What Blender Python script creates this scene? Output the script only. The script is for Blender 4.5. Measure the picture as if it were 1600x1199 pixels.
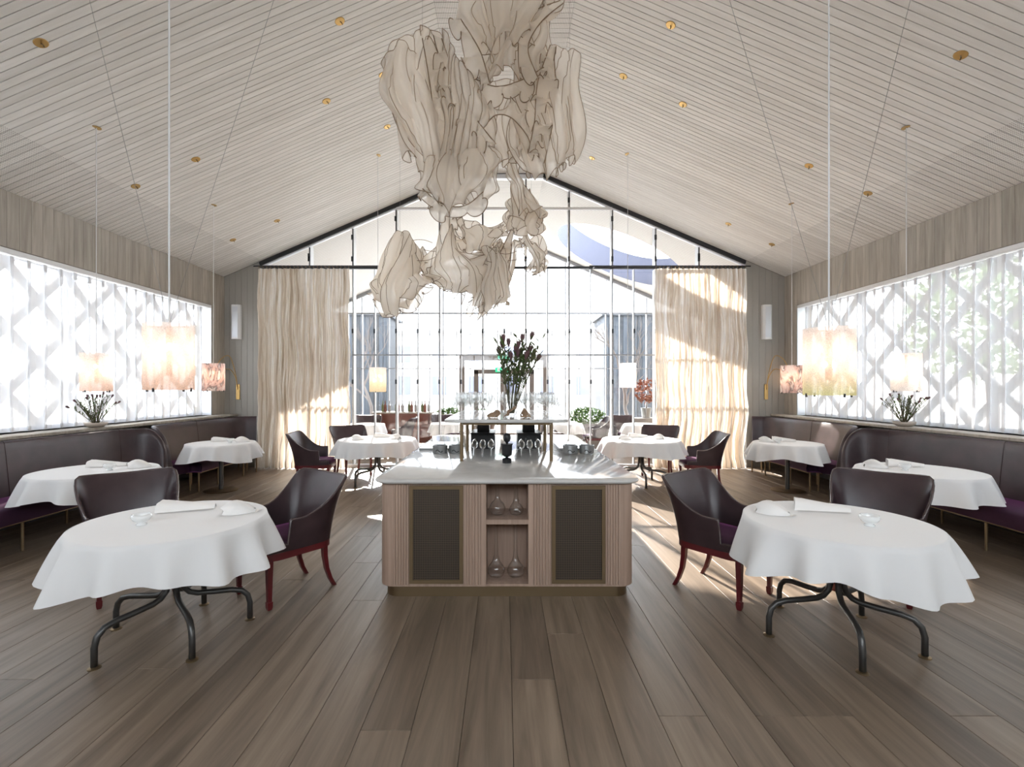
import bpy, math, random
from mathutils import Vector, Matrix
for _o in list(bpy.data.objects): bpy.data.objects.remove(_o)
SC = bpy.context.scene
COL = SC.collection
PI = math.pi
# ---------------------------------------------------------------- camera, world, sun, exposure
F, CX, CY, CH = 760.0, 788.0, 606.0, 1.62        # focal length and vanishing point of the photograph (1600x1199), eye height
cam = bpy.data.cameras.new('camera'); cam.sensor_width = 36.0; cam.sensor_fit = 'HORIZONTAL'
cam.lens = 36.0 * F / 1600.0; cam.shift_x = (800 - CX) / 1600.0; cam.shift_y = (CY - 599.5) / 1600.0
cam.clip_start = 0.05; cam.clip_end = 300
camo = bpy.data.objects.new('camera', cam); COL.objects.link(camo)
camo.location = (0, 0, CH); camo.rotation_euler = (PI / 2, 0, 0); SC.camera = camo
w = bpy.data.worlds.new('sky'); SC.world = w; w.use_nodes = True
bg = w.node_tree.nodes['Background']; bg.inputs[0].default_value = (0.86, 0.93, 1.0, 1); bg.inputs[1].default_value = 2.4
sun = bpy.data.lights.new('sun', 'SUN'); sun.energy = 6.0; sun.angle = math.radians(0.6); sun.color = (1.0, 0.93, 0.84)
suno = bpy.data.objects.new('sun', sun); COL.objects.link(suno)
suno.rotation_euler = Vector((0.24, -1.0, -0.53)).to_track_quat('-Z', 'Y').to_euler(); suno.location = (-4, 24, 14)
def portal(name, loc, rot, sx, sy):               # daylight openings, they only guide the sky's light in
    l = bpy.data.lights.new(name, 'AREA'); l.shape = 'RECTANGLE'; l.size = sx; l.size_y = sy
    l.cycles.is_portal = True
    o = bpy.data.objects.new(name, l); COL.objects.link(o); o.location = loc; o.rotation_euler = rot
portal('daylight_opening_left', (-6.0, 5.25, 2.16), (0, -PI / 2, 0), 2.2, 8.6)
portal('daylight_opening_right', (6.0, 5.25, 2.16), (0, PI / 2, 0), 2.2, 8.6)
portal('added_opening_front', (0, -2.75, 3.3), (PI / 2, 0, 0), 8.4, 1.6)  # sky guide for the added window behind the camera
portal('daylight_opening_end', (0, 15.0, 3.2), (-PI / 2, 0, 0), 11.4, 6.4)
vs = SC.view_settings; vs.view_transform = 'Standard'; vs.look = 'None'; vs.gamma = 1.0; vs.use_curve_mapping = False
vs.exposure = 1.95
try:
    SC.cycles.use_denoising = True
    SC.cycles.max_bounces = 10; SC.cycles.transparent_max_bounces = 24; SC.cycles.sample_clamp_indirect = 6.0
    SC.cycles.caustics_reflective = False; SC.cycles.caustics_refractive = False
except Exception: pass

# ---------------------------------------------------------------- helpers
def at(x, y, Y): return Vector(((x - CX) * Y / F, Y, CH + (CY - y) * Y / F))          # pixel + distance
def on(x, y, z=0.0):                                                                   # pixel on a level plane
    Y = F * (CH - z) / (y - CY); return Vector(((x - CX) * Y / F, Y, z))
def tag(o, label=None, cat=None, group=None, kind=None):
    if label: o['label'] = label
    if cat: o['category'] = cat
    if group: o['group'] = group
    if kind: o['kind'] = kind
    return o
def thing(name, label, cat, loc=(0, 0, 0), rz=0.0, group=None):
    o = bpy.data.objects.new(name, None); COL.objects.link(o); o.location = loc; o.rotation_euler = (0, 0, rz)
    o.empty_display_size = 0.05
    return tag(o, label, cat, group)
def kids(o): return [c for c in bpy.data.objects if c.parent == o]
def copy_tree(o, parent=None, cache=None):
    c = o.copy(); COL.objects.link(c); c.parent = parent
    for k in KIDS.get(o.name, []): copy_tree(k, c)
    return c
KIDS = {}
class MB:
    def __init__(s): s.v = []; s.f = []
    def add(s, vs_, fs):
        b = len(s.v); s.v += [tuple(p) for p in vs_]; s.f += [tuple(i + b for i in f) for f in fs]; return s
    def box(s, x0, x1, y0, y1, z0, z1):
        return s.add([(x0,y0,z0),(x1,y0,z0),(x1,y1,z0),(x0,y1,z0),(x0,y0,z1),(x1,y0,z1),(x1,y1,z1),(x0,y1,z1)],
                     [(0,3,2,1),(4,5,6,7),(0,1,5,4),(1,2,6,5),(2,3,7,6),(3,0,4,7)])
    def cbox(s, x0, x1, y0, y1, z0, z1, c=0.004):     # box with chamfered top edges
        return s.add([(x0,y0,z0),(x1,y0,z0),(x1,y1,z0),(x0,y1,z0),(x0,y0,z1-c),(x1,y0,z1-c),(x1,y1,z1-c),(x0,y1,z1-c),
                      (x0+c,y0+c,z1),(x1-c,y0+c,z1),(x1-c,y1-c,z1),(x0+c,y1-c,z1)],
                     [(0,3,2,1),(8,9,10,11),(0,1,5,4),(1,2,6,5),(2,3,7,6),(3,0,4,7),(4,5,9,8),(5,6,10,9),(6,7,11,10),(7,4,8,11)])
    def beam(s, p, q, wd, ht, up=(0, 0, 1)):
        p = Vector(p); q = Vector(q); d = (q - p).normalized(); u = Vector(up); a = d.cross(u)
        if a.length < 1e-4: a = d.cross(Vector((1, 0, 0)))
        a.normalize(); b = a.cross(d)
        vs_ = [e + a * (i * wd / 2) + b * (j * ht / 2) for e in (p, q) for i, j in ((-1,-1),(1,-1),(1,1),(-1,1))]
        return s.add(vs_, [(0,1,2,3),(7,6,5,4),(0,4,5,1),(1,5,6,2),(2,6,7,3),(3,7,4,0)])
    def tube(s, pts, r, n=8, cap=True):
        pts = [Vector(p) for p in pts]; m = len(pts); rs = r if isinstance(r, (list, tuple)) else [r] * m
        t0 = (pts[1] - pts[0]).normalized(); a = t0.cross(Vector((0, 0, 1)))
        if a.length < 1e-3: a = t0.cross(Vector((0, 1, 0)))
        a.normalize(); vs_ = []
        for i, p in enumerate(pts):
            t = (pts[min(i + 1, m - 1)] - pts[max(i - 1, 0)]).normalized()
            a = (a - t * a.dot(t)); a.normalize(); b = t.cross(a)
            for k in range(n):
                an = 2 * PI * k / n; vs_.append(p + (a * math.cos(an) + b * math.sin(an)) * rs[i])
        fs = [(i*n+k, i*n+(k+1) % n, (i+1)*n+(k+1) % n, (i+1)*n+k) for i in range(m - 1) for k in range(n)]
        if cap: fs += [tuple(range(n - 1, -1, -1)), tuple((m-1)*n + k for k in range(n))]
        return s.add(vs_, fs)
    def lathe(s, prof, n=24, c=(0, 0, 0), close=True):   # prof: (radius, z) pairs
        vs_ = []; fs = []; m = len(prof)
        for r, z in prof:
            for k in range(n):
                an = 2 * PI * k / n; vs_.append((c[0] + r * math.cos(an), c[1] + r * math.sin(an), c[2] + z))
        for i in range(m - 1):
            for k in range(n): fs.append((i*n+k, i*n+(k+1) % n, (i+1)*n+(k+1) % n, (i+1)*n+k))
        if close:
            fs.append(tuple(range(n - 1, -1, -1))); fs.append(tuple((m-1)*n + k for k in range(n)))
        return s.add(vs_, fs)
    def prism(s, outline, z0, z1):
        n = len(outline)
        vs_ = [(x, y, z0) for x, y in outline] + [(x, y, z1) for x, y in outline]
        return s.add(vs_, [tuple(range(n - 1, -1, -1)), tuple(range(n, 2 * n))] + [(k, (k+1) % n, n+(k+1) % n, n+k) for k in range(n)])
    def grid(s, rows, wrap=False):
        n = len(rows[0]); m = len(rows); k2 = n if wrap else n - 1
        return s.add([p for r in rows for p in r], [(i*n+k, i*n+(k+1) % n, (i+1)*n+(k+1) % n, (i+1)*n+k) for i in range(m-1) for k in range(k2)])
    def mesh(s, name, m, smooth=False):
        me = bpy.data.meshes.new(name); me.from_pydata(s.v, [], s.f); me.update()
        me.materials.append(m)
        if smooth: me.polygons.foreach_set('use_smooth', [True] * len(me.polygons))
        return me
    def build(s, name, m, parent=None, smooth=False, angle=None):
        me = s.mesh(name, m, smooth or angle is not None)
        if angle is not None:
            import bmesh
            bm = bmesh.new(); bm.from_mesh(me)
            bmesh.ops.recalc_face_normals(bm, faces=bm.faces)
            for e in bm.edges:
                if len(e.link_faces) == 2 and e.calc_face_angle(0) > math.radians(angle): e.smooth = False
            bm.to_mesh(me); bm.free()
        return link(name, me, parent)
def link(name, me, parent=None, loc=None):
    o = bpy.data.objects.new(name, me); COL.objects.link(o)
    if parent is not None: o.parent = parent; KIDS.setdefault(parent.name, []).append(o)
    if loc is not None: o.location = loc
    return o
def struct(name, mb, m, **k): return tag(mb.build(name, m, **k), kind='structure')
def rrect(x0, x1, y0, y1, r, n=6):
    out = []
    for cx_, cy_, a0 in ((x1-r, y0+r, -90), (x1-r, y1-r, 0), (x0+r, y1-r, 90), (x0+r, y0+r, 180)):
        for k in range(n + 1):
            a = math.radians(a0 + 90 * k / n); out.append((cx_ + r * math.cos(a), cy_ + r * math.sin(a)))
    return out
def sm(a, b, x):
    t = max(0, min(1, (x - a) / (b - a))); return t * t * (3 - 2 * t)
def cat(p, t):                                   # Catmull-Rom through a list of Vectors, t in 0..1
    n = len(p) - 1; x = t * n; i = min(int(x), n - 1); f = x - i
    p0 = p[max(i-1, 0)]; p1 = p[i]; p2 = p[i+1]; p3 = p[min(i+2, n)]
    return 0.5 * ((2*p1) + (p2-p0)*f + (2*p0-5*p1+4*p2-p3)*f*f + (3*p1-p0-3*p2+p3)*f*f*f)

# ---------------------------------------------------------------- materials
def nt(name):
    m = bpy.data.materials.new(name); m.use_nodes = True; t = m.node_tree
    return m, t, t.nodes['Principled BSDF'], t.nodes['Material Output']
def N(t, typ, **inp):
    n = t.nodes.new(typ)
    for k, v in inp.items(): n.inputs[k.replace('_', ' ')].default_value = v
    return n
def plain(name, c, rough=0.5, metal=0.0, **k):
    m, t, b, o = nt(name); b.inputs['Base Color'].default_value = (*c, 1); b.inputs['Roughness'].default_value = rough
    b.inputs['Metallic'].default_value = metal
    for kk, v in k.items(): b.inputs[kk.replace('_', ' ')].default_value = v
    return m
def ramp(t, fac, stops):
    r = t.nodes.new('ShaderNodeValToRGB'); e = r.color_ramp.elements
    while len(e) < len(stops): e.new(0.5)
    for el, (p, c) in zip(e, stops): el.position = p; el.color = (*c, 1)
    t.links.new(fac, r.inputs[0]); return r.outputs[0]
def coords(t, scale, space='Object', rot=(0, 0, 0)):
    tc = t.nodes.new('ShaderNodeTexCoord'); mp = t.nodes.new('ShaderNodeMapping')
    mp.inputs['Scale'].default_value = scale; mp.inputs['Rotation'].default_value = rot
    t.links.new(tc.outputs[space], mp.inputs[0]); return mp.outputs[0]
def wood(name, dark, light, scale, rough=0.5, vary=0.25, bump=0.1, knots=True, gloss=0.5):
    m, t, b, o = nt(name)
    oi = t.nodes.new('ShaderNodeObjectInfo'); v = coords(t, scale)
    off = N(t, 'ShaderNodeVectorMath'); off.operation = 'ADD'; t.links.new(v, off.inputs[0])
    mul = N(t, 'ShaderNodeMath'); mul.operation = 'MULTIPLY'; mul.inputs[1].default_value = 57.0
    t.links.new(oi.outputs['Random'], mul.inputs[0]); t.links.new(mul.outputs[0], off.inputs[1])
    n1 = N(t, 'ShaderNodeTexNoise', Scale=1.0, Detail=6.0, Roughness=0.6, Distortion=0.6); t.links.new(off.outputs[0], n1.inputs['Vector'])
    c = ramp(t, n1.outputs[0], [(0.28, dark), (0.5, tuple((a + b_) / 2 for a, b_ in zip(dark, light))), (0.72, light)])
    hv = N(t, 'ShaderNodeHueSaturation'); t.links.new(c, hv.inputs['Color'])
    mr = N(t, 'ShaderNodeMapRange'); mr.inputs['To Min'].default_value = 1 - vary; mr.inputs['To Max'].default_value = 1 + vary
    t.links.new(oi.outputs['Random'], mr.inputs['Value']); t.links.new(mr.outputs[0], hv.inputs['Value'])
    t.links.new(hv.outputs[0], b.inputs['Base Color']); b.inputs['Roughness'].default_value = rough
    b.inputs['Specular IOR Level'].default_value = gloss
    bp = N(t, 'ShaderNodeBump', Strength=bump, Distance=0.01); t.links.new(n1.outputs[0], bp.inputs['Height']); t.links.new(bp.outputs[0], b.inputs['Normal'])
    return m
def sheer(name, col, transp, transl, rough=0.8, noise=None):
    # woven see-through cloth: open weave (transparent) + light passing (translucent) + surface (diffuse)
    m = bpy.data.materials.new(name); m.use_nodes = True; t = m.node_tree; t.nodes.clear()
    o = t.nodes.new('ShaderNodeOutputMaterial'); d = N(t, 'ShaderNodeBsdfDiffuse'); l = N(t, 'ShaderNodeBsdfTranslucent'); p = N(t, 'ShaderNodeBsdfTransparent')
    if noise:
        v = coords(t, noise[0]); n1 = N(t, 'ShaderNodeTexNoise', Scale=1.0, Detail=5.0, Roughness=0.65, Distortion=0.8); t.links.new(v, n1.inputs['Vector'])
        c = ramp(t, n1.outputs[0], noise[1]); t.links.new(c, d.inputs[0]); t.links.new(c, l.inputs[0])
    else:
        d.inputs[0].default_value = (*col, 1); l.inputs[0].default_value = (*col, 1)
    m1 = N(t, 'ShaderNodeMixShader'); m1.inputs[0].default_value = transl
    t.links.new(d.outputs[0], m1.inputs[1]); t.links.new(l.outputs[0], m1.inputs[2])
    m2 = N(t, 'ShaderNodeMixShader'); m2.inputs[0].default_value = transp
    t.links.new(m1.outputs[0], m2.inputs[1]); t.links.new(p.outputs[0], m2.inputs[2]); t.links.new(m2.outputs[0], o.inputs[0])
    return m
def glass(name, tint=(1, 1, 1), refl=1.0, rough=0.0, power=5.0):
    # thin clear pane: straight-through light plus Fresnel reflection
    m = bpy.data.materials.new(name); m.use_nodes = True; t = m.node_tree; t.nodes.clear()
    o = t.nodes.new('ShaderNodeOutputMaterial'); p = N(t, 'ShaderNodeBsdfTransparent'); p.inputs[0].default_value = (*tint, 1)
    g = N(t, 'ShaderNodeBsdfGlossy', Roughness=rough); lw = N(t, 'ShaderNodeLayerWeight', Blend=0.5)
    pw_ = N(t, 'ShaderNodeMath'); pw_.operation = 'POWER'; pw_.inputs[1].default_value = power; t.links.new(lw.outputs['Facing'], pw_.inputs[0])
    ml = N(t, 'ShaderNodeMath'); ml.operation = 'MULTIPLY_ADD'; ml.inputs[1].default_value = 0.8 * refl; ml.inputs[2].default_value = 0.03 * refl; ml.use_clamp = True; t.links.new(pw_.outputs[0], ml.inputs[0])
    mx = N(t, 'ShaderNodeMixShader'); t.links.new(ml.outputs[0], mx.inputs[0]); t.links.new(p.outputs[0], mx.inputs[1]); t.links.new(g.outputs[0], mx.inputs[2])
    t.links.new(mx.outputs[0], o.inputs[0]); return m
M = {}
M['floor'] = wood('oak_floor', (0.12, 0.087, 0.060), (0.275, 0.21, 0.155), (13, 0.8, 13), 0.42, 0.15, 0.06)
M['subfloor'] = plain('subfloor', (0.06, 0.05, 0.04), 0.9)
M['wallwood'] = wood('grey_timber', (0.30, 0.265, 0.22), (0.50, 0.455, 0.395), (14, 14, 1.1), 0.6, 0.10, 0.1)
M['painted'] = plain('grey_green_paint', (0.37, 0.35, 0.315), 0.5)
M['white'] = plain('white_paint', (0.8, 0.8, 0.8), 0.4)
M['alu'] = plain('pale_aluminium', (0.72, 0.74, 0.78), 0.35, 0.3)
M['dark'] = plain('dark_steel', (0.05, 0.052, 0.056), 0.4, 0.6)
M['black'] = plain('black_lacquer', (0.012, 0.012, 0.014), 0.35)
M['brass'] = plain('brass', (0.55, 0.36, 0.14), 0.32, 1.0)
M['oldbrass'] = plain('aged_brass', (0.27, 0.195, 0.115), 0.42, 0.9)
M['copper'] = plain('copper', (0.62, 0.30, 0.2), 0.3, 1.0)
M['tube'] = plain('gunmetal_tube', (0.095, 0.093, 0.09), 0.38, 0.7)
M['linen'] = plain('white_linen', (0.86, 0.855, 0.85), 0.85, Sheen_Weight=0.15)
M['napkin'] = plain('napkin_linen', (0.90, 0.885, 0.865), 0.9)
M['red'] = plain('oxblood_wood', (0.125, 0.012, 0.016), 0.3, Coat_Weight=0.3)
M['pipe'] = plain('edge_piping', (0.075, 0.05, 0.05), 0.22)  # lightened in colour to suggest the reflected highlight along the edge
M['paper'] = plain('brown_paper', (0.36, 0.24, 0.15), 0.8)
M['zinc'] = plain('zinc', (0.36, 0.37, 0.37), 0.32, 0.9)
M['glass'] = glass('clear_pane')
M['vessel'] = glass('clear_vessel', (0.965, 0.97, 0.97), 1.6, 0.03, 2.4)
M['midgrey'] = plain('grey_gasket', (0.32, 0.33, 0.35), 0.4, 0.3)
M['milk'] = plain('milky_glass', (0.88, 0.89, 0.88), 0.08, Coat_Weight=0.5)
M['terrace'] = plain('pale_terrace', (0.45, 0.44, 0.42), 0.9)
M['plaster'] = plain('bluish_plaster', (0.16, 0.17, 0.23), 0.8)
M['planter'] = plain('concrete_planter', (0.34, 0.32, 0.30), 0.8)
M['leaf'] = plain('green_leaf', (0.10, 0.19, 0.045), 0.5, Subsurface_Weight=0.0)
M['leaf2'] = plain('olive_leaf', (0.12, 0.15, 0.065), 0.55)
M['leafpale'] = plain('pale_leaf', (0.24, 0.29, 0.17), 0.6)
M['leafred'] = plain('rust_leaf', (0.30, 0.10, 0.05), 0.6)
M['stem'] = plain('plant_stem', (0.11, 0.10, 0.05), 0.6)
M['protea'] = plain('dusky_petal', (0.17, 0.09, 0.095), 0.6)
M['bark'] = plain('bark', (0.12, 0.10, 0.09), 0.9)
M['darkwood'] = wood('dark_cladding', (0.012, 0.016, 0.022), (0.05, 0.06, 0.075), (10, 10, 0.8), 0.6, 0.5, 0.1)
M['house'] = plain('pale_render', (0.62, 0.60, 0.58), 0.9)
M['redwood'] = plain('mahogany', (0.16, 0.045, 0.025), 0.4)
M['green_sign'] = plain('exit_green', (0.0, 0.35, 0.16), 0.5, Emission_Color=(0.05, 0.9, 0.45, 1), Emission_Strength=0.25)
M['frame_brown'] = plain('bronze_frame', (0.17, 0.14, 0.125), 0.5)
M['bulb'] = plain('warm_bulb', (1, 0.8, 0.6), 0.4, Emission_Color=(1, 0.62, 0.36, 1), Emission_Strength=4.0)
M['bowlclay'] = plain('pale_ceramic', (0.55, 0.48, 0.42), 0.5)
M['silk'] = sheer('beige_silk', (0.98, 0.92, 0.84), 0.40, 0.62)
M['silk_low'] = sheer('beige_silk_backlit', (0.97, 0.905, 0.82), 0.07, 0.66)  # same silk, made opaque so bright sky behind does not wash it out
M['lace_up'] = sheer('beige_gauze', (0.97, 0.905, 0.82), 0.52, 0.58)
M['lace'] = sheer('thin_beige_silk', (0.97, 0.905, 0.82), 0.15, 0.55)  # the gauze again, opacity raised against the bright sky behind
M['vein'] = plain('brown_seam', (0.28, 0.205, 0.14), 0.8)
M['voile'] = sheer('white_voile', (0.93, 0.94, 0.97), 0.36, 0.09)
M['drape'] = sheer('patched_silk_drape', (0.7, 0.62, 0.53), 0.025, 0.42, noise=((9, 9, 0.42), [(0.30, (0.48, 0.38, 0.28)), (0.43, (0.70, 0.61, 0.51)), (0.56, (0.82, 0.76, 0.69)), (0.64, (0.92, 0.90, 0.88))]))
def leather():
    m, t, b, o = nt('aubergine_leather'); v = coords(t, (3, 3, 3)); n1 = N(t, 'ShaderNodeTexNoise', Scale=1.5, Detail=4.0); t.links.new(v, n1.inputs['Vector'])
    t.links.new(ramp(t, n1.outputs[0], [(0.3, (0.030, 0.017, 0.020)), (0.7, (0.058, 0.034, 0.038))]), b.inputs['Base Color'])
    t.links.new(ramp(t, n1.outputs[0], [(0.3, (0.30,) * 3), (0.7, (0.42,) * 3)]), b.inputs['Roughness'])
    n2 = N(t, 'ShaderNodeTexNoise', Scale=90.0, Detail=2.0); t.links.new(v, n2.inputs['Vector'])
    bp = N(t, 'ShaderNodeBump', Strength=0.08, Distance=0.004); t.links.new(n2.outputs[0], bp.inputs['Height']); t.links.new(bp.outputs[0], b.inputs['Normal'])
    return m
M['leather'] = leather()
M['velvet'] = plain('purple_velvet', (0.035, 0.007, 0.028), 0.8, Sheen_Weight=0.8, Sheen_Roughness=0.35, Sheen_Tint=(0.32, 0.08, 0.27, 1))
def marble():
    m, t, b, o = nt('pale_marble'); v = coords(t, (2, 2, 2)); n1 = N(t, 'ShaderNodeTexNoise', Scale=2.5, Detail=8.0, Distortion=1.6); t.links.new(v, n1.inputs['Vector'])
    t.links.new(ramp(t, n1.outputs[0], [(0.35, (0.60, 0.585, 0.565)), (0.5, (0.635, 0.62, 0.60)), (0.7, (0.67, 0.66, 0.64))]), b.inputs['Base Color'])
    b.inputs['Roughness'].default_value = 0.09; return m
M['marble'] = marble()
def ceil_mat(perf):
    m = wood('whitewashed_plank', (0.74, 0.71, 0.67), (0.90, 0.88, 0.85), (0.9, 12, 12), 0.6, 0.05, 0.05)
    if perf:                                       # drilled dots near the eave and the ridge of each plank
        t = m.node_tree; b = t.nodes['Principled BSDF']; tc = t.nodes.new('ShaderNodeTexCoord'); sp = t.nodes.new('ShaderNodeSeparateXYZ'); t.links.new(tc.outputs['Object'], sp.inputs[0])
        def mth(op, a, b_=None, c=None):
            n = t.nodes.new('ShaderNodeMath'); n.operation = op
            for i, x in enumerate((a, b_, c)):
                if x is None: continue
                if isinstance(x, (int, float)): n.inputs[i].default_value = x
                else: t.links.new(x, n.inputs[i])
            return n.outputs[0]
        p = 0.02
        def cell(x): return mth('SUBTRACT', mth('FRACT', mth('DIVIDE', x, p)), 0.5)
        cx_, cy_ = cell(sp.outputs[0]), cell(sp.outputs[1])
        d = mth('ADD', mth('MULTIPLY', cx_, cx_), mth('MULTIPLY', cy_, cy_))
        dot = mth('LESS_THAN', d, 0.045)
        zone = mth('MAXIMUM', mth('LESS_THAN', sp.outputs[0], 0.84), mth('GREATER_THAN', sp.outputs[0], 50.2))
        fac = mth('MULTIPLY', mth('MULTIPLY', dot, zone), 0.8)
        old = b.inputs['Base Color'].links[0].from_socket
        mx = t.nodes.new('ShaderNodeMix'); mx.data_type = 'RGBA'; t.links.new(fac, mx.inputs[0]); t.links.new(old, mx.inputs[6]); mx.inputs[7].default_value = (0.10, 0.08, 0.07, 1)
        t.links.new(mx.outputs[2], b.inputs['Base Color'])
    return m
M['plank'] = ceil_mat(True)
M['ridge'] = ceil_mat(True)
for n_ in M['ridge'].node_tree.nodes:
    if n_.type == 'MATH' and n_.operation == 'LESS_THAN' and abs(n_.inputs[1].default_value - .84) < 1e-3: n_.inputs[1].default_value = 9.0
def stripes(name, dark, light, per, axis, rough=0.5, wd=0.12):    # fine grooves beyond what can be told apart
    m, t, b, o = nt(name); tc = t.nodes.new('ShaderNodeTexCoord'); sp = t.nodes.new('ShaderNodeSeparateXYZ'); t.links.new(tc.outputs['Object'], sp.inputs[0])
    d = N(t, 'ShaderNodeMath'); d.operation = 'DIVIDE'; d.inputs[1].default_value = per; t.links.new(sp.outputs[axis], d.inputs[0])
    f = N(t, 'ShaderNodeMath'); f.operation = 'FRACT'; t.links.new(d.outputs[0], f.inputs[0])
    t.links.new(ramp(t, f.outputs[0], [(0.0, dark), (wd, light), (1 - wd, light), (1.0, dark)]), b.inputs['Base Color']); b.inputs['Roughness'].default_value = rough
    bp = N(t, 'ShaderNodeBump', Strength=0.35, Distance=0.006); t.links.new(f.outputs[0], bp.inputs['Height'])
    return m
M['annexceil'] = stripes('annex_planks', (0.34, 0.32, 0.30), (0.80, 0.78, 0.75), 0.08, 1, 0.6)
def tambour():
    m = wood('pinkish_oak_tambour', (0.36, 0.25, 0.19), (0.50, 0.36, 0.28), (30, 30, 1.2), 0.5, 0.04, 0.05)
    return m
M['oak'] = tambour()
def grille():
    m, t, b, o = nt('perforated_brass'); tc = t.nodes.new('ShaderNodeTexCoord'); sp = t.nodes.new('ShaderNodeSeparateXYZ'); t.links.new(tc.outputs['Object'], sp.inputs[0])
    outs = []
    for ax in (0, 2):
        d = N(t, 'ShaderNodeMath'); d.operation = 'DIVIDE'; d.inputs[1].default_value = 0.0135; t.links.new(sp.outputs[ax], d.inputs[0])
        f = N(t, 'ShaderNodeMath'); f.operation = 'FRACT'; t.links.new(d.outputs[0], f.inputs[0])
        c = N(t, 'ShaderNodeMath'); c.operation = 'COMPARE'; c.inputs[1].default_value = 0.5; c.inputs[2].default_value = 0.33; t.links.new(f.outputs[0], c.inputs[0]); outs.append(c.outputs[0])
    mu = N(t, 'ShaderNodeMath'); mu.operation = 'MULTIPLY'; t.links.new(outs[0], mu.inputs[0]); t.links.new(outs[1], mu.inputs[1])
    t.links.new(ramp(t, mu.outputs[0], [(0.0, (0.14, 0.105, 0.078)), (1.0, (0.018, 0.015, 0.012))]), b.inputs['Base Color']); b.inputs['Metallic'].default_value = 0.5; b.inputs['Roughness'].default_value = 0.5
    return m
M['grille'] = grille()
def shade(name, top, bottom):                      # lamp shade of thread-filled clear acrylic
    m = bpy.data.materials.new(name); m.use_nodes = True; t = m.node_tree; t.nodes.clear(); o = t.nodes.new('ShaderNodeOutputMaterial')
    tc = t.nodes.new('ShaderNodeTexCoord'); sp = t.nodes.new('ShaderNodeSeparateXYZ'); t.links.new(tc.outputs['Generated'], sp.inputs[0])
    c = ramp(t, sp.outputs[2], [(0.0, bottom), (0.35, top), (1.0, (0.93, 0.9, 0.88))])
    l = N(t, 'ShaderNodeBsdfTranslucent'); d = N(t, 'ShaderNodeBsdfDiffuse'); p = N(t, 'ShaderNodeBsdfTransparent')
    t.links.new(c, l.inputs[0]); t.links.new(c, d.inputs[0])
    v = N(t, 'ShaderNodeTexNoise', Scale=60.0, Detail=4.0, Distortion=3.0); t.links.new(tc.outputs['Object'], v.inputs['Vector'])
    fr = N(t, 'ShaderNodeMapRange'); fr.inputs['From Min'].default_value = 0.35; fr.inputs['From Max'].default_value = 0.65; fr.inputs['To Min'].default_value = 0.12; fr.inputs['To Max'].default_value = 0.42; t.links.new(v.outputs[0], fr.inputs['Value'])
    m1 = N(t, 'ShaderNodeMixShader'); m1.inputs[0].default_value = 0.65; t.links.new(d.outputs[0], m1.inputs[1]); t.links.new(l.outputs[0], m1.inputs[2])
    m2 = N(t, 'ShaderNodeMixShader'); t.links.new(fr.outputs[0], m2.inputs[0]); t.links.new(m1.outputs[0], m2.inputs[1]); t.links.new(p.outputs[0], m2.inputs[2]); t.links.new(m2.outputs[0], o.inputs[0]); return m
M['shade_peach'] = shade('peach_thread_shade', (0.92, 0.80, 0.74), (0.90, 0.66, 0.52))
M['shade_lime'] = shade('peach_lime_thread_shade', (0.93, 0.80, 0.74), (0.80, 0.82, 0.42))
M['shade_clear'] = shade('white_thread_shade', (0.92, 0.88, 0.85), (0.92, 0.9, 0.88))
M['shade_amber'] = shade('amber_thread_shade', (0.92, 0.80, 0.62), (0.90, 0.80, 0.55))
def marbled():
    m = sheer('marbled_shade', (0.8, 0.7, 0.68), 0.05, 0.7, noise=((5, 5, 3.2), [(0.40, (0.90, 0.82, 0.80)), (0.50, (0.72, 0.52, 0.48)), (0.55, (0.22, 0.20, 0.21)), (0.60, (0.90, 0.84, 0.82))])); return m
M['shade_marble'] = marbled()
# ---------------------------------------------------------------- room shell
XW, YG, Y2, YB = 5.72, 9.93, 14.8, -2.5
EAVE, SL = 3.88, 0.43
RIDGE = EAVE + SL * XW
ANG = math.atan(SL); LSL = (XW - 0.8) / math.cos(ANG)
FLAT = 0.8                                       # half width of the flat strip under the ridge
ZF = RIDGE - SL * FLAT
def roof(x): return min(ZF, RIDGE - SL * abs(x))
WZ0, WZ1, WY0, WY1 = 1.085, 3.23, 0.8, 9.49
rnd = random.Random(7)
floor = struct('floor', MB().box(-XW - .3, XW + .3, YB, Y2 + .2, -0.2, -0.012), M['subfloor'])
BW = 0.24; nb = int(round(2 * XW / BW)); lengths = (2.2, 2.7, 1.9, 2.4)
bmesh_cache = {}
def board_mesh(L):
    k = round(L, 2)
    if k not in bmesh_cache: bmesh_cache[k] = MB().cbox(-BW/2 + .001, BW/2 - .001, 0.0012, k - 0.0012, -0.012, 0, 0.0015).mesh('floor_board', M['floor'])
    return bmesh_cache[k]
for i in range(nb):
    x = -XW + BW * (i + .5); y = -0.6 - rnd.choice((0, .5, .9, 1.3)); j = 0
    while y < YG + 0.05:
        L = rnd.choice((2.6, 3.0, 3.4, 3.8))
        if y + L > 0.6: link('floor_board', board_mesh(min(L, YG + .06 - y)), floor, (x, y, 0))
        y += L
tag(MB().box(-XW, XW, YG + .06, Y2, -0.012, 0).build('floor_annex', M['floor'], floor))
tag(MB().box(-XW, XW, YB, -0.6, -0.012, 0).build('floor_entry', M['floor'], floor))
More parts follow.
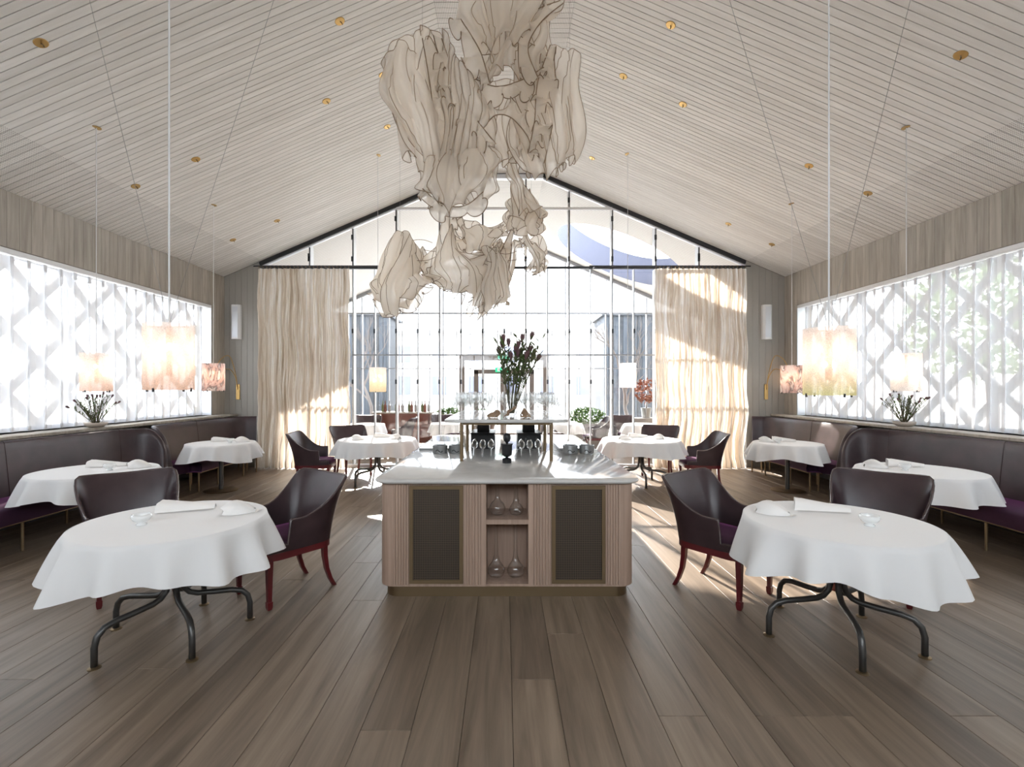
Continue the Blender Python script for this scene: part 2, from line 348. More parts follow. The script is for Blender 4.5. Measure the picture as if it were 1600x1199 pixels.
# ceiling: two slopes with every plank laid from eave to ridge
for sx, nm in ((-1, 'ceiling_left'), (1, 'ceiling_right')):
    mb = MB(); e = 0.02
    n_ = Vector((-sx * -math.sin(ANG), 0, math.cos(ANG)))   # outward normal of the slope
    up = Vector((sx * math.sin(ANG), 0, math.cos(ANG)))
    A = Vector((sx * (XW + .3), 0, roof(XW + .3))); B = Vector((sx * FLAT, 0, ZF))
    ps = [A + up * .021, B + Vector((0, 0, .022)), B + Vector((0, 0, .2)), A + up * .18]
    mb.add([(p.x, YB, p.z) for p in ps] + [(p.x, YG + .22, p.z) for p in ps], [(0,1,2,3),(7,6,5,4),(0,4,5,1),(1,5,6,2),(2,6,7,3),(3,7,4,0)])
    c = struct(nm, mb, M['subfloor'])
    PW = 0.08
    pm = MB().cbox(0, LSL, -PW/2 + .0035, PW/2 - .0035, -.02, 0, .002)
    pm.v = [(x, y, -z) for x, y, z in pm.v]; pm.f = [tuple(reversed(f)) for f in pm.f]
    pme = pm.mesh('ceiling_plank', M['plank'])
    y = YG - PW / 2 - .01; k = 0
    while y > 1.9:
        o = link('ceiling_plank', pme, c, (sx * XW, y, EAVE)); o.rotation_euler = (0, -ANG, 0 if sx < 0 else PI); y -= PW; k += 1
    rest = MB().box(0, LSL, 0, y + PW / 2 - YB, 0, .02) if sx < 0 else MB().box(0, LSL, -(y + PW / 2 - YB), 0, 0, .02)
    o = rest.build('ceiling_plank_field', M['plank'], c); o.location = (sx * XW, YB, EAVE); o.rotation_euler = (0, -ANG, 0 if sx < 0 else PI)
cr = struct('ceiling_ridge', MB().box(-FLAT - .1, FLAT + .1, YB, YG + .22, ZF + .024, ZF + .2), M['subfloor'])
pme = MB().box(-FLAT, FLAT, -PW/2 + .003, PW/2 - .003, 0, .02).mesh('ridge_plank', M['ridge'])
y = YG - PW / 2 - .01
while y > 1.9: link('ridge_plank', pme, cr, (0, y, ZF)); y -= PW
o = MB().box(-FLAT, FLAT, YB, y + PW / 2, ZF, ZF + .02).build('ridge_plank_field', M['ridge'], cr)
# side walls with their window openings, boarded
for sx, nm in ((-1, 'wall_left'), (1, 'wall_right')):
    mb = MB(); a, b = sorted((sx * XW, sx * (XW + .28)))
    mb.box(a, b, YB, Y2, 0, WZ0); mb.box(a, b, YB, Y2, WZ1, EAVE); mb.box(a, b, WY1, YG + .12, WZ0, WZ1); mb.box(a, b, YB, WY0, WZ0, WZ1)
    mb.box(a, b, YG + .12, Y2, WZ0, WZ1)
    wl = struct(nm, mb, M['wallwood'])
    bw = 0.145
    def wb(h): 
        m_ = MB().cbox(-bw/2 + .0012, bw/2 - .0012, 0, h, 0, .014, .0015); m_.v = [(-sx * z if False else z, x, y) for x, y, z in m_.v]; return m_.mesh('wall_board', M['wallwood'])
    up_, lo_, full_ = wb(EAVE - WZ1 - .004), wb(WZ0 - .10), wb(EAVE - .1)
    n = int((YG - .8) / bw)
    for k in range(n):
        y = YG - bw * (k + .5)
        if y > WY1 + bw / 2: 
            o = link('wall_board', full_, wl, (sx * XW, y, .09)); o.rotation_euler = (0, 0, 0 if sx < 0 else PI)
            continue
        if y > 2.6:
            o = link('wall_board', up_, wl, (sx * XW, y, WZ1 + .002)); o.rotation_euler = (0, 0, 0 if sx < 0 else PI)
            o = link('wall_board', lo_, wl, (sx * XW, y, .09)); o.rotation_euler = (0, 0, 0 if sx < 0 else PI)
    x0, x1 = sorted((sx * (XW - .016), sx * XW))
    struct('baseboard_left' if sx < 0 else 'baseboard_right', MB().box(x0, x1, 0.8, YG - .02, 0, .088), M['dark'])
    # window: frame, track, sill ledge, panes
    wn = tag(MB().box(*sorted((sx * (XW + .2), sx * (XW + .24))), WY0, WY1, WZ0, WZ0 + .05).build('window_1' if sx < 0 else 'window_2', M['alu']), kind='structure')
    MB().box(*sorted((sx * (XW + .2), sx * (XW + .24))), WY0, WY1, WZ1 - .05, WZ1).build('window_frame', M['alu'], wn)
    npan = 6; pw = (WY1 - WY0) / npan
    for k in range(npan):
        y0 = WY0 + pw * k
        MB().box(*sorted((sx * (XW + .215), sx * (XW + .225))), y0 + .02, y0 + pw - .02, WZ0 + .05, WZ1 - .05).build('pane', M['glass'], wn)
        if k: MB().box(*sorted((sx * (XW + .2), sx * (XW + .24))), y0 - .02, y0 + .02, WZ0 + .05, WZ1 - .05).build('window_frame', M['alu'], wn)
    MB().cbox(*sorted((sx * (XW - .30), sx * (XW + .2))), WY0, YG - .03, WZ0 - .035, WZ0, .004).build('window_sill', M['wallwood'], wn)
    MB().box(*sorted((sx * (XW - .004), sx * (XW + .14))), WY0, WY1, WZ1 - .06, WZ1 - .004).build('curtain_track', M['white'], wn)
    MB().box(*sorted((sx * (XW - .012), sx * (XW + .19))), WY1 - .022, WY1 - .001, WZ0, WZ1 - .06).build('window_reveal', M['alu'], wn)
wf = MB(); wf.box(-XW, -4.2, YB - .2, YB, 0, RIDGE); wf.box(4.2, XW, YB - .2, YB, 0, RIDGE); wf.box(-4.2, 4.2, YB - .2, YB, 0, 2.5); wf.box(-4.2, 4.2, YB - .2, YB, 4.1, RIDGE)
struct('wall_front', wf, M['wallwood'])
w5 = tag(MB().box(-4.2, 4.2, YB - .14, YB - .06, 2.5, 2.56).build('added_window', M['alu']), kind='structure'); MB().box(-4.2, 4.2, YB - .14, YB - .06, 4.04, 4.1).build('window_frame', M['alu'], w5)  # unseen window, added to brighten the room from behind the camera
for k in range(6):
    x = -4.2 + 1.4 * k; MB().box(x + .03, x + 1.37, YB - .105, YB - .095, 2.56, 4.04).build('pane', M['glass'], w5); MB().box(x - .03 if k else x, x + .03, YB - .14, YB - .06, 2.56, 4.04).build('window_frame', M['alu'], w5)
tag(MB().box(-40, 40, -40, YB - .2, -.25, -.06).build('forecourt', M['terrace']), 'pale ground before the added front window', 'ground', kind='structure')
# painted board walls beside the glazing
GX0, GX1 = -5.0, 4.93
for sx, xa, xb, nm in ((-1, -XW, GX0, 'wall_back_left'), (1, GX1, XW, 'wall_back_right')):
    mb = MB(); mb.add([(xa, YG, 0), (xb, YG, 0), (xb, YG, roof(xb) - .003), (xa, YG, roof(xa) - .003), (xa, YG + .2, 0), (xb, YG + .2, 0), (xb, YG + .2, roof(xb) - .003), (xa, YG + .2, roof(xa) - .003)],
                      [(0,1,2,3),(7,6,5,4),(0,4,5,1),(1,5,6,2),(2,6,7,3),(3,7,4,0)])
    wl = struct(nm, mb, M['painted']); n = 6; bw = (xb - xa) / n
    for k in range(n):
        p, q = xa + bw * k + .0022, xa + bw * (k + 1) - .0022
        m_ = MB().add([(p, YG - .016, .09), (q, YG - .016, .09), (q, YG - .016, roof(q) - .006), (p, YG - .016, roof(p) - .006), (p - .002, YG, .09), (q + .002, YG, .09), (q + .002, YG, roof(q) - .006), (p - .002, YG, roof(p) - .006)],
                      [(0,1,2,3),(7,6,5,4),(0,4,5,1),(1,5,6,2),(2,6,7,3),(3,7,4,0)])
        m_.build('wall_board', M['painted'], wl)
    MB().box(xa, xb, YG - .03, YG, 0, .088).build('baseboard', M['painted'], wl)
# ---------------------------------------------------------------- glazed gable between the room and the garden room
def glazing(name, y, x0, x1, step, zt, zg, half, frame_m, fin_d, with_fit, dark_m):
    g = tag(MB().box(x0, x1, y - .04, y + .04, 0, .05).build(name, M['alu']), kind='structure')
    cols = []; x = -0.5 * step
    while x > x0 + .05: cols.append(x); x -= step
    x = 0.5 * step
    while x < x1 - .05: cols.append(x); x += step
    cols = sorted(cols); sub = step / half
    xs = sorted(set([x0] + [round(c + k * sub, 4) for c in cols for k in range(half) if c + k * sub < x1 - .03] + ([round(cols[0] - sub, 4)] if half > 1 and cols[0] - sub > x0 + .03 else []) + [x1]))
    for z in zt:                                      # transoms
        hz = .022 if z > 3 else .012; MB().box(x0, x1, y - .035, y + .035, z - hz, z + hz).build('transom', dark_m if z > 3 else M['midgrey'], g)
    for z in zg:
        xe = (RIDGE - .1 - z) / SL
        MB().box(-xe, xe, y - .03, y + .03, z - .025, z + .025).build('transom', frame_m, g)
    for i, x in enumerate(xs):                        # lower mullions
        main = any(abs(x - c) < .01 for c in cols)
        MB().box(x - (.016 if main else .011), x + (.016 if main else .011), y + .012, y + .012 + (fin_d if main else fin_d * .6), .05, zt[-1] - .022).build('mullion', frame_m, g)
        MB().box(x - .005, x + .005, y - .014, y + .012, .05, zt[-1] - .022).build('glazing_bar', M['midgrey'], g)
        if with_fit and x not in (x0, x1):
            for z in with_fit: MB().box(x - .018, x + .018, y - .022, y - .005, z - .045, z + .045).build('glass_clamp', M['dark'], g)
    for i in range(len(xs) - 1):
        zz = [.05] + [z for z in zt]
        for a, b in zip(zz[:-1], zz[1:]):
            MB().box(xs[i] + .013, xs[i+1] - .013, y - .005, y + .005, a + .022, b - .022).build('pane', M['glass'], g)
    gx = [x0] + cols + [x1]
    for x in cols:                                    # gable mullions
        zt_ = roof(x) - .08
        if zt_ - zt[-1] > .1:
            MB().box(x - .018, x + .018, y + .012, y + .012 + fin_d, zt[-1] + .022, zt_).build('mullion', frame_m, g)
            MB().box(x - .006, x + .006, y - .014, y + .012, zt[-1] + .022, zt_).build('glazing_bar', dark_m, g)
            if with_fit:
                for z in (zt[-1] + .18, zt_ - .22): MB().box(x - .03, x + .014, y - .022, y - .005, z - .05, z + .05).build('glass_clamp', M['dark'], g)
    for a, b in zip(gx[:-1], gx[1:]):
        levels = [zt[-1] + .022] + [z for z in zg] + [99]
        for lo, hi in zip(levels[:-1], levels[1:]):
            pa, pb = a + .014, b - .014
            ta, tb = min(hi, roof(pa) - .08), min(hi, roof(pb) - .08)
            pts = [(pa, lo), (pb, lo), (pb, tb)] + ([(0, min(hi, roof(0) - .08))] if pa < 0 < pb else []) + [(pa, ta)]
            if max(ta, tb) - lo < .06: continue
            pts = [(x_, max(z_, lo + .002)) for x_, z_ in pts]; n = len(pts)
            MB().add([(x_, y - .005, z_) for x_, z_ in pts] + [(x_, y + .005, z_) for x_, z_ in pts], [tuple(range(n)), tuple(range(2*n-1, n-1, -1))] + [(k, k+n, (k+1) % n + n, (k+1) % n) for k in range(n)]).build('pane', M['glass'], g)
    for s in (-1, 1):                                 # sloping head along the roof
        xe = x1 if s > 0 else x0
        m_ = MB(); m_.beam((s * FLAT, y, ZF - .04), (xe, y, roof(xe) - .04), .12, .07); m_.build('gable_beam', dark_m, g)
        m_ = MB(); m_.beam((s * FLAT, y - .01, ZF - .105), (xe, y - .01, roof(xe) - .105), .05, .03); m_.build('gable_trim', M['alu'], g)
    MB().box(-FLAT, FLAT, y - .05, y + .05, ZF - .10, ZF - .01).build('gable_beam', M['alu'], g)
    return g
win3 = glazing('window_3', YG + .05, GX0, GX1, 0.888, (2.29, 4.08), (5.29,), 2, M['white'], .16, (1.74, 2.78), M['dark'])
win4 = glazing('window_4', Y2, -XW + .02, XW - .02, 1.24, (2.2, 3.88), (), 3, M['alu'], .10, None, M['midgrey'])
# portal door frame in the garden-room front
dr = tag(MB().box(-1.36, -1.20, Y2 - .14, Y2 - .06, 0, 2.6).build('door_1', M['frame_brown']), kind='structure')
MB().box(1.17, 1.33, Y2 - .14, Y2 - .06, 0, 2.6).build('door_post', M['frame_brown'], dr)
MB().box(-1.20, 1.17, Y2 - .14, Y2 - .06, 2.44, 2.6).build('door_head', M['frame_brown'], dr)
for x0, x1 in ((-.92, -.78), (-.12, .06), (.76, .90)): MB().box(x0, x1, Y2 - .13, Y2 - .07, 0, 2.14).build('door_stile', M['frame_brown'], dr)
MB().box(-.92, .90, Y2 - .13, Y2 - .07, 2.04, 2.17).build('door_rail', M['frame_brown'], dr)
MB().box(-.78, .76, Y2 - .13, Y2 - .07, 0, .25).build('door_rail', M['frame_brown'], dr)
for (x, z) in ((0.0, 2.56), (-.08, 2.16)):
    e = tag(MB().cbox(x - .19, x + .19, Y2 - .20, Y2 - .15, z - .07, z + .07, .006).build('exit_sign', M['green_sign']), 'small lit green exit sign on the ' + ('upper head of the door portal' if z > 2.3 else 'lower door rail of the portal'), 'sign', 'green exit signs')
    pg = MB(); yf = Y2 - .203; sg = lambda x0, x1, z0, z1: pg.box(x + x0, x + x1, yf, yf + .003, z + z0, z + z1)
    sg(-.13, -.05, -.05, .05); sg(.0, .10, -.008, .008); pg.add([(x + .09, yf, z + .035), (x + .14, yf, z), (x + .09, yf, z - .035)], [(0, 1, 2)]); pg.build('pictogram', M['white'], e)
# annex roof: left slope, right slope with the round skylight
def slope_pt(x, y, h=0): return Vector((x, y, roof(x) + h))
for s, nm in ((-1, 'ceiling_annex_left'), (1, 'ceiling_annex_right')):
    mb = MB()
    if s < 0:
        q = [slope_pt(-XW, YG + .2), slope_pt(-FLAT, YG + .2), slope_pt(-FLAT, Y2 + .2), slope_pt(-XW, Y2 + .2)]
        mb.add([tuple(p) for p in q] + [(p.x, p.y, p.z + .2) for p in q], [(3,2,1,0),(4,5,6,7),(0,1,5,4),(1,2,6,5),(2,3,7,6),(3,0,4,7)])
    else:
        cx_, cy_, R = 3.0, 12.75, 1.6; n = 48; inner = []; outer = []
        for k in range(n):
            a = 2 * PI * k / n; dx, dy = math.cos(a), math.sin(a); inner.append((cx_ + R * dx, cy_ + R * dy))
            ts = []
            if dx > 1e-6: ts.append((XW - cx_) / dx)
            if dx < -1e-6: ts.append((FLAT - cx_) / dx)
            if dy > 1e-6: ts.append((Y2 + .2 - cy_) / dy)
            if dy < -1e-6: ts.append((YG + .2 - cy_) / dy)
            t_ = min(ts); outer.append((cx_ + t_ * dx, cy_ + t_ * dy))
        for xx, yy in ((FLAT, YG + .2), (XW, YG + .2), (XW, Y2 + .2), (FLAT, Y2 + .2)):
            j = min(range(n), key=lambda k: (outer[k][0] - xx) ** 2 + (outer[k][1] - yy) ** 2); outer[j] = (xx, yy)
        lo = [slope_pt(*p) for p in inner] + [slope_pt(*p) for p in outer]; hi = [p + Vector((0, 0, .2)) for p in lo]
        mb.add(lo + hi, [(k, (k+1) % n, n + (k+1) % n, n + k) for k in range(n)] + [(2*n+n+k, 2*n+n+(k+1) % n, 2*n+(k+1) % n, 2*n+k) for k in range(n)])
        sk = MB(); rim = [slope_pt(*p) for p in inner]
        top = [Vector((cx_ + (p.x - cx_) * .98, cy_ + (p.y - cy_) * .98, p.z + .75)) for p in rim]
        sk.grid([rim, top], wrap=True); sko = tag(sk.build('skylight_shaft', M['plaster'], smooth=True), 'round skylight shaft in the garden-room ceiling', 'skylight')
        mid = sum(top, Vector()) / n
        MB().add([tuple(p) for p in top] + [tuple(mid + Vector((0, 0, .12)))], [(k, (k+1) % n, n) for k in range(n)]).build('skylight_pane', M['glass'], sko)
    struct(nm, mb, M['annexceil'])
struct('ceiling_annex_ridge', MB().box(-FLAT, FLAT, YG + .2, Y2 + .2, ZF, ZF + .2), M['annexceil'])
# ---------------------------------------------------------------- outdoors
gr = tag(MB().box(-60, 60, Y2 + .2, 80, -.25, -.06).build('terrace', M['terrace']), 'pale sunlit terrace outside the glazing', 'terrace', kind='structure')
for s in (-1, 1):
    tag(MB().box(*sorted((s * (XW + .3), s * 40)), -12, Y2 + .2, -.25, -.06).build('side_lawn', M['terrace']), 'pale ground outside the side windows', 'ground', kind='structure')
for s, x0, x1 in ((-1, -8.4, -5.15), (1, 4.4, 8.2)):
    sh = thing('garden_shed', 'dark board-clad garden building outside the ' + ('glazing, behind the drinks cabinet' if s < 0 else 'glazing, behind the potted maple'), 'building', ((x0 + x1) / 2, 21.5, 0), 0, 'dark garden buildings')
    hw = (x1 - x0) / 2; MB().box(-hw + .03, hw - .03, .03, 2.5, -.06, 4.8).build('shed_body', M['darkwood'], sh)
    MB().box(-hw - .1, hw + .1, -.1, 2.6, 4.8, 4.9).build('shed_roof', M['darkwood'], sh)
    n = int(2 * hw / .2)
    pm_ = MB().cbox(-.095, .095, 0, .03, -.06, 4.8, .002).mesh('cladding_board', M['darkwood'])
    for k in range(n): link('cladding_board', pm_, sh, (-hw + 2 * hw * (k + .5) / n, -.0, 0))
hs = thing('distant_house', 'pale rendered house far beyond the terrace', 'house', (0, 42, 0))
MB().box(-14, 16, 0, 8, -.06, 6.2).build('house_wall', M['house'], hs); MB().box(-14.4, 16.4, -.4, 8.4, 6.2, 6.5).build('house_roof', M['planter'], hs)
for k in range(9): MB().box(-12.4 + k * 3.1, -11.2 + k * 3.1, -.05, .05, 1.0, 2.6).build('house_window', M['plaster'], hs); MB().box(-12.4 + k * 3.1, -11.2 + k * 3.1, -.05, .05, 3.8, 5.2).build('house_window', M['plaster'], hs)
def branchy(root, seed, h, spread, name='tree_branches', r0=.09, down=False):
    r = random.Random(seed); mb = MB()
    def grow(p, d, L, rad, lv):
        pts = [p]
        for k in range(4):
            d = (d + Vector((r.uniform(-.3, .3), r.uniform(-.3, .3), r.uniform(-.12, .18)))).normalized(); pts.append(pts[-1] + d * L / 4)
        mb.tube(pts, [rad * (1 - .12 * k) for k in range(5)], 5, False)
        if lv:
            for k in range(3 if lv > 1 else 4):
                q = pts[r.randint(2, 4)]; nd = (d + Vector((r.uniform(-1, 1), r.uniform(-1, 1), r.uniform(-.3, .7))) * spread).normalized(); grow(q, nd, L * r.uniform(.55, .8), rad * .5, lv - 1)
    grow(Vector((0, 0, -.06)), Vector((0, 0, 1)), h * .5, r0, 4)
    return mb.build(name, M['bark'], root, smooth=True)
for i, (x, y, h) in enumerate(((-4.9, 18.3, 3.9), (4.7, 18.3, 4.1))):
    tr = thing('bare_tree', 'leafless branching tree before the dark garden building, ' + ('drinks cabinet side' if i == 0 else 'potted maple side'), 'tree', (x, y, 0), 0, 'bare garden trees')
    branchy(tr, 3 + i, h, .6)
def crown(root, seed, c, R, n, leaf, m, name='foliage'):
    r = random.Random(seed); mb = MB()
    for _ in range(n):
        d = Vector((r.gauss(0, 1), r.gauss(0, 1), r.gauss(0, 1))).normalized() * (r.uniform(.35, 1) ** .5)
        p = Vector(c) + Vector((d.x * R[0], d.y * R[1], d.z * R[2])); a = Vector((r.gauss(0, 1), r.gauss(0, 1), r.gauss(0, 1))).normalized(); b = a.cross(Vector((r.gauss(0, 1), r.gauss(0, 1), r.gauss(0, 1)))).normalized(); L = leaf * r.uniform(.6, 1.3)
        mb.add([p - a * L, p + b * L * .35, p + a * L, p - b * L * .35], [(0, 1, 2, 3)])
    return tag(mb.build(name, m, root), kind='stuff')
for i, (x, y, h, R) in enumerate(((9.8, 3.0, 3.4, 1.55), (10.6, 6.5, 3.8, 1.75), (9.9, 9.9, 3.1, 1.5))):
    tr = thing('garden_tree', ['leafy green tree outside the tree-side window, trunk nearest the room', 'tallest leafy green tree outside the tree-side window', 'small leafy green tree outside the tree-side window near the far corner'][i], 'tree', (x, y, -.06), 0, 'trees outside the tree-side window')
    MB().tube([(0, 0, 0), (.05, 0, h * .4), (0, .1, h * .8)], [.13, .1, .05], 7).build('trunk', M['bark'], tr); crown(tr, 20 + i, (0, 0, h), (R, R, R * .85), 1300, .15, M['leafpale'])
tag(MB().box(13.5, 14.0, -6, 18, -.1, 2.3).build('boundary_wall', M['house']), 'pale boundary wall beyond the garden trees', 'wall')
# diagonal timber lattice outside each side window
for s, nm in ((-1, 'sky-side'), (1, 'tree-side')):
    lt = thing('lattice_screen', 'diagonal timber lattice screen outside the ' + nm + ' window, behind the sheer curtain', 'lattice', (s * (XW + .50), 0, 0), 0, 'lattice screens')
    z0, z1, pch, bwid = .7, 3.6, .83, .105; ya, yb = .3, 9.9
    for d in (-1, 1):
        k = -8
        while k < 24:
            y0 = k * pch + .27; pts = []
            p0, p1 = (y0, z0), (y0 + d * (z1 - z0), z1)
            t0, t1 = 0.0, 1.0; dy = p1[0] - p0[0]
            for lim, sg in ((ya, 1), (yb, -1)):
                den = dy * sg; num = (lim - p0[0]) * sg
                if den > 0: t0 = max(t0, num / den)
                else: t1 = min(t1, num / den)
            if t1 - t0 > .08:
                q0 = (s * .02 * (d + 1), p0[0] + dy * t0, z0 + (z1 - z0) * t0); q1 = (s * .02 * (d + 1), p0[0] + dy * t1, z0 + (z1 - z0) * t1)
                MB().beam(q0, q1, bwid, .04, up=(1, 0, 0)).build('lattice_bar', M['planter'], lt)
            k += 1
    MB().box(-.03, .05, ya, yb, z0 - .1, z0).build('lattice_rail', M['planter'], lt); MB().box(-.03, .05, ya, yb, z1, z1 + .1).build('lattice_rail', M['planter'], lt)
    for y in (ya + .05, 3.4, 6.7, yb - .05): MB().box(-.03, .05, y - .05, y + .05, -.06, z0 - .1).build('lattice_post', M['planter'], lt)
# sheer curtains with flat folded pleats
for s, nm in ((-1, 'sky-side'), (1, 'tree-side')):
    r = random.Random(4 + s); row = []; y = WY0 + .02
    X = s * (XW + .055)
    while y < WY1 - .26:
        wv = .20 * r.uniform(.85, 1.15); wb_ = r.uniform(-.012, .012)
        row += [(X + wb_, y), (X + s * .02, y + wv * .5), (X + wb_, y + wv), (X - s * .014, y + wv + .006), (X - s * .018, y + wv - .045), (X - s * .03, y + wv - .047)]; y += wv
    row.append((X, y))
    n = len(row); rows = []
    for z, k in ((WZ0 + .012, 1.25), (WZ0 + .5, 1.05), (2.2, 1.0), (2.9, .9), (WZ1 - .07, .75)):
        rows.append([(X + (p[0] - X) * k + .004 * math.sin(p[1] * 5 + z), p[1] + .008 * math.sin(z * 3 + p[1] * 2.2), z) for p in row])
    sc_ = thing('sheer_curtain', 'white sheer pleated curtain across the ' + nm + ' lattice window', 'curtain', (0, 0, 0), 0, 'sheer curtains')
    MB().grid(rows).build('curtain_voile', M['voile'], sc_, smooth=False)
    hem = [[(p[0] - s * .002, p[1], p[2]) for p in rr] for rr in ([(X + (p[0] - X) * 1.25, p[1], WZ0 + .012) for p in row], [(X + (p[0] - X) * 1.2, p[1], WZ0 + .07) for p in row])]
    MB().grid(hem).build('curtain_hem', M['voile'], sc_)
    head = [[(X + (p[0] - X) * .8 - s * .003, p[1], zz) for p in row] for zz in (WZ1 - .16, WZ1 - .07)]
    MB().grid(head).build('heading_tape', M['voile'], sc_)
# ---------------------------------------------------------------- serving counter
def rotz(fx, fy): return math.atan2(fx, -fy)             # turn that makes a thing built facing -Y face (fx, fy)
KX = 0.02; KY0, KY1 = 3.74, 7.2; HW = 0.985
ct = thing('serving_counter', 'long oak serving counter with brass grilles and a stone worktop', 'counter', (KX, KY0, 0))
L = KY1 - KY0; R = .11
nx0, nx1, nd = -.160, .165, .36
out = rrect(-HW, HW, 0, L, R, 6)
# outline runs from the front-right corner round; open the niche in the front edge
body = [(nx1, 0)] + out[:-7] + out[-7:] + [(nx0, 0), (nx0, nd), (nx1, nd)]
cen = MB(); cen.prism(body, .09, .885); cen.build('body', M['oak'], ct, angle=30)
MB().prism(rrect(-HW + .035, HW - .035, .035, L - .035, R, 6), 0, .09).build('plinth', M['oldbrass'], ct, angle=30)
tp = MB(); o_ = []
for (ins, z) in ((.010, .885), (0, .892), (-.004, .902), (0, .912), (.010, .92)):
    o_.append([(x, y, z) for x, y in rrect(-HW - .045 + ins, HW + .045 - ins, -.045 + ins, L + .045 - ins, R + .03, 8)])
tp.grid(o_, wrap=True); n_ = len(o_[0]); tp.f.append(tuple(range(n_ - 1, -1, -1))); tp.f.append(tuple(4 * n_ + k for k in range(n_)))
tp.build('worktop', M['marble'], ct, angle=40)
# fluted strips of the tambour front, each slat proud of the body
def slats(x0, x1):
    n = max(1, int(round((x1 - x0) / .0215))); w_ = (x1 - x0) / n
    return [(x0 + w_ * k, x0 + w_ * (k + 1)) for k in range(n)]
sl_me = MB().add([(-.0095, 0, .105), (-.006, -.007, .105), (.006, -.007, .105), (.0095, 0, .105), (-.0095, 0, .878), (-.006, -.007, .878), (.006, -.007, .878), (.0095, 0, .878)],
                 [(0,1,5,4),(1,2,6,5),(2,3,7,6),(4,5,6,7),(3,2,1,0)]).mesh('tambour_slat', M['oak'])
for a_, b_ in ((-.875, -.752), (-.312, -.20), (.205, .34), (.772, .875)):
    for p, q in slats(a_, b_): link('tambour_slat', sl_me, ct, ((p + q) / 2, 0, 0))
for s in (-1, 1):                                        # slats down the long sides
    k = 0; y = .14
    while y < L - .13:
        o = link('tambour_slat', sl_me, ct, (s * HW, y, 0)); o.rotation_euler = (0, 0, s * PI / 2); y += .0215
        k += 1
        if k > 110: break
for x0, x1 in ((-.748, -.336), (.344, .755)):
    g = MB(); z0, z1, f_ = .118, .868, .028
    g.box(x0, x1, -.018, .0, z0, z0 + f_); g.box(x0, x1, -.018, .0, z1 - f_, z1); g.box(x0, x0 + f_, -.018, .0, z0 + f_, z1 - f_); g.box(x1 - f_, x1, -.018, .0, z0 + f_, z1 - f_)
    go = g.build('grille_frame', M['oldbrass'], ct); MB().box(x0 + f_, x1 - f_, -.008, -.001, z0 + f_, z1 - f_).build('perforated_panel', M['grille'], go)
MB().box(nx0, nx1, .004, nd, .09, .108).build('niche_floor', M['oak'], ct); MB().box(nx0, nx1, .004, nd, .567, .603).build('niche_shelf', M['oak'], ct)
MB().box(nx0 - .035, nx0, -.008, 0, .10, .88).build('stile', M['oak'], ct); MB().box(nx1, nx1 + .035, -.008, 0, .10, .88).build('stile', M['oak'], ct)
def vessel(name, prof, label, cat_, loc, group=None, m='vessel', n=20, rot=None, extra=None):
    t = thing(name, label, cat_, loc, 0, group)
    if rot: t.rotation_euler = rot
    MB().lathe(prof, n, close=False).build('glass_body', M[m], t, smooth=True)
    return t
low = [(.0, .004), (.055, .006), (.068, .03), (.07, .055), (.058, .085), (.03, .125), (.017, .17), (.0135, .25), (.013, .36), (.016, .41), (.021, .425)]
rou = [(.0, .004), (.05, .006), (.064, .03), (.066, .06), (.05, .092), (.022, .12), (.015, .16), (.015, .235), (.021, .262)]
con = [(.0, .004), (.045, .006), (.06, .035), (.058, .05), (.03, .095), (.015, .135), (.014, .235), (.018, .262)]
for nm, pr, x, z, lb in (('decanter', rou, -.075, .603, 'round-bellied glass decanter on the upper niche shelf of the counter'), ('decanter', con, .075, .603, 'conical glass decanter on the upper niche shelf of the counter'),
                     ('decanter', low, -.085, .108, 'tall-necked glass decanter in the lower niche, beside the niche wall'), ('decanter', low, .07, .108, 'tall-necked glass decanter in the lower niche, nearest the tree-side grille')):
    vessel(nm, pr, lb, 'decanter', (KX + x + .0, KY0 + .16, z + .001), 'decanters in the counter niche')
# upper shelf on brass legs
US = thing('glass_rack', 'stone topped rack on brass legs standing on the counter', 'rack', (KX, 4.55, .92))
SZ = .40; SW = .588; SLn = 1.95
o_ = [[(x, y, z) for x, y in rrect(-SW + i_, SW - i_, i_, SLn - i_, .07, 5)] for i_, z in ((.006, SZ - .03), (0, SZ - .02), (0, SZ - .008), (.006, SZ))]
tp = MB(); tp.grid(o_, wrap=True); n_ = len(o_[0]); tp.f.append(tuple(range(n_ - 1, -1, -1))); tp.f.append(tuple(3 * n_ + k for k in range(n_))); tp.build('shelf_slab', M['marble'], US, angle=40)
for s in (-1, 1):
    MB().box(s * .43 - .012, s * .43 + .012, .06, SLn - .08, SZ - .055, SZ - .031).build('side_rail', M['oldbrass'], US)
    for y in (.085, .82, 1.72): MB().lathe([(.0165, 0), (.0165, SZ - .055)], 14).build('leg', M['oldbrass'], US, angle=40).location = (s * .427, y, 0)
MB().box(-.415, .415, .075, .099, SZ - .055, SZ - .031).build('cross_rail', M['oldbrass'], US)
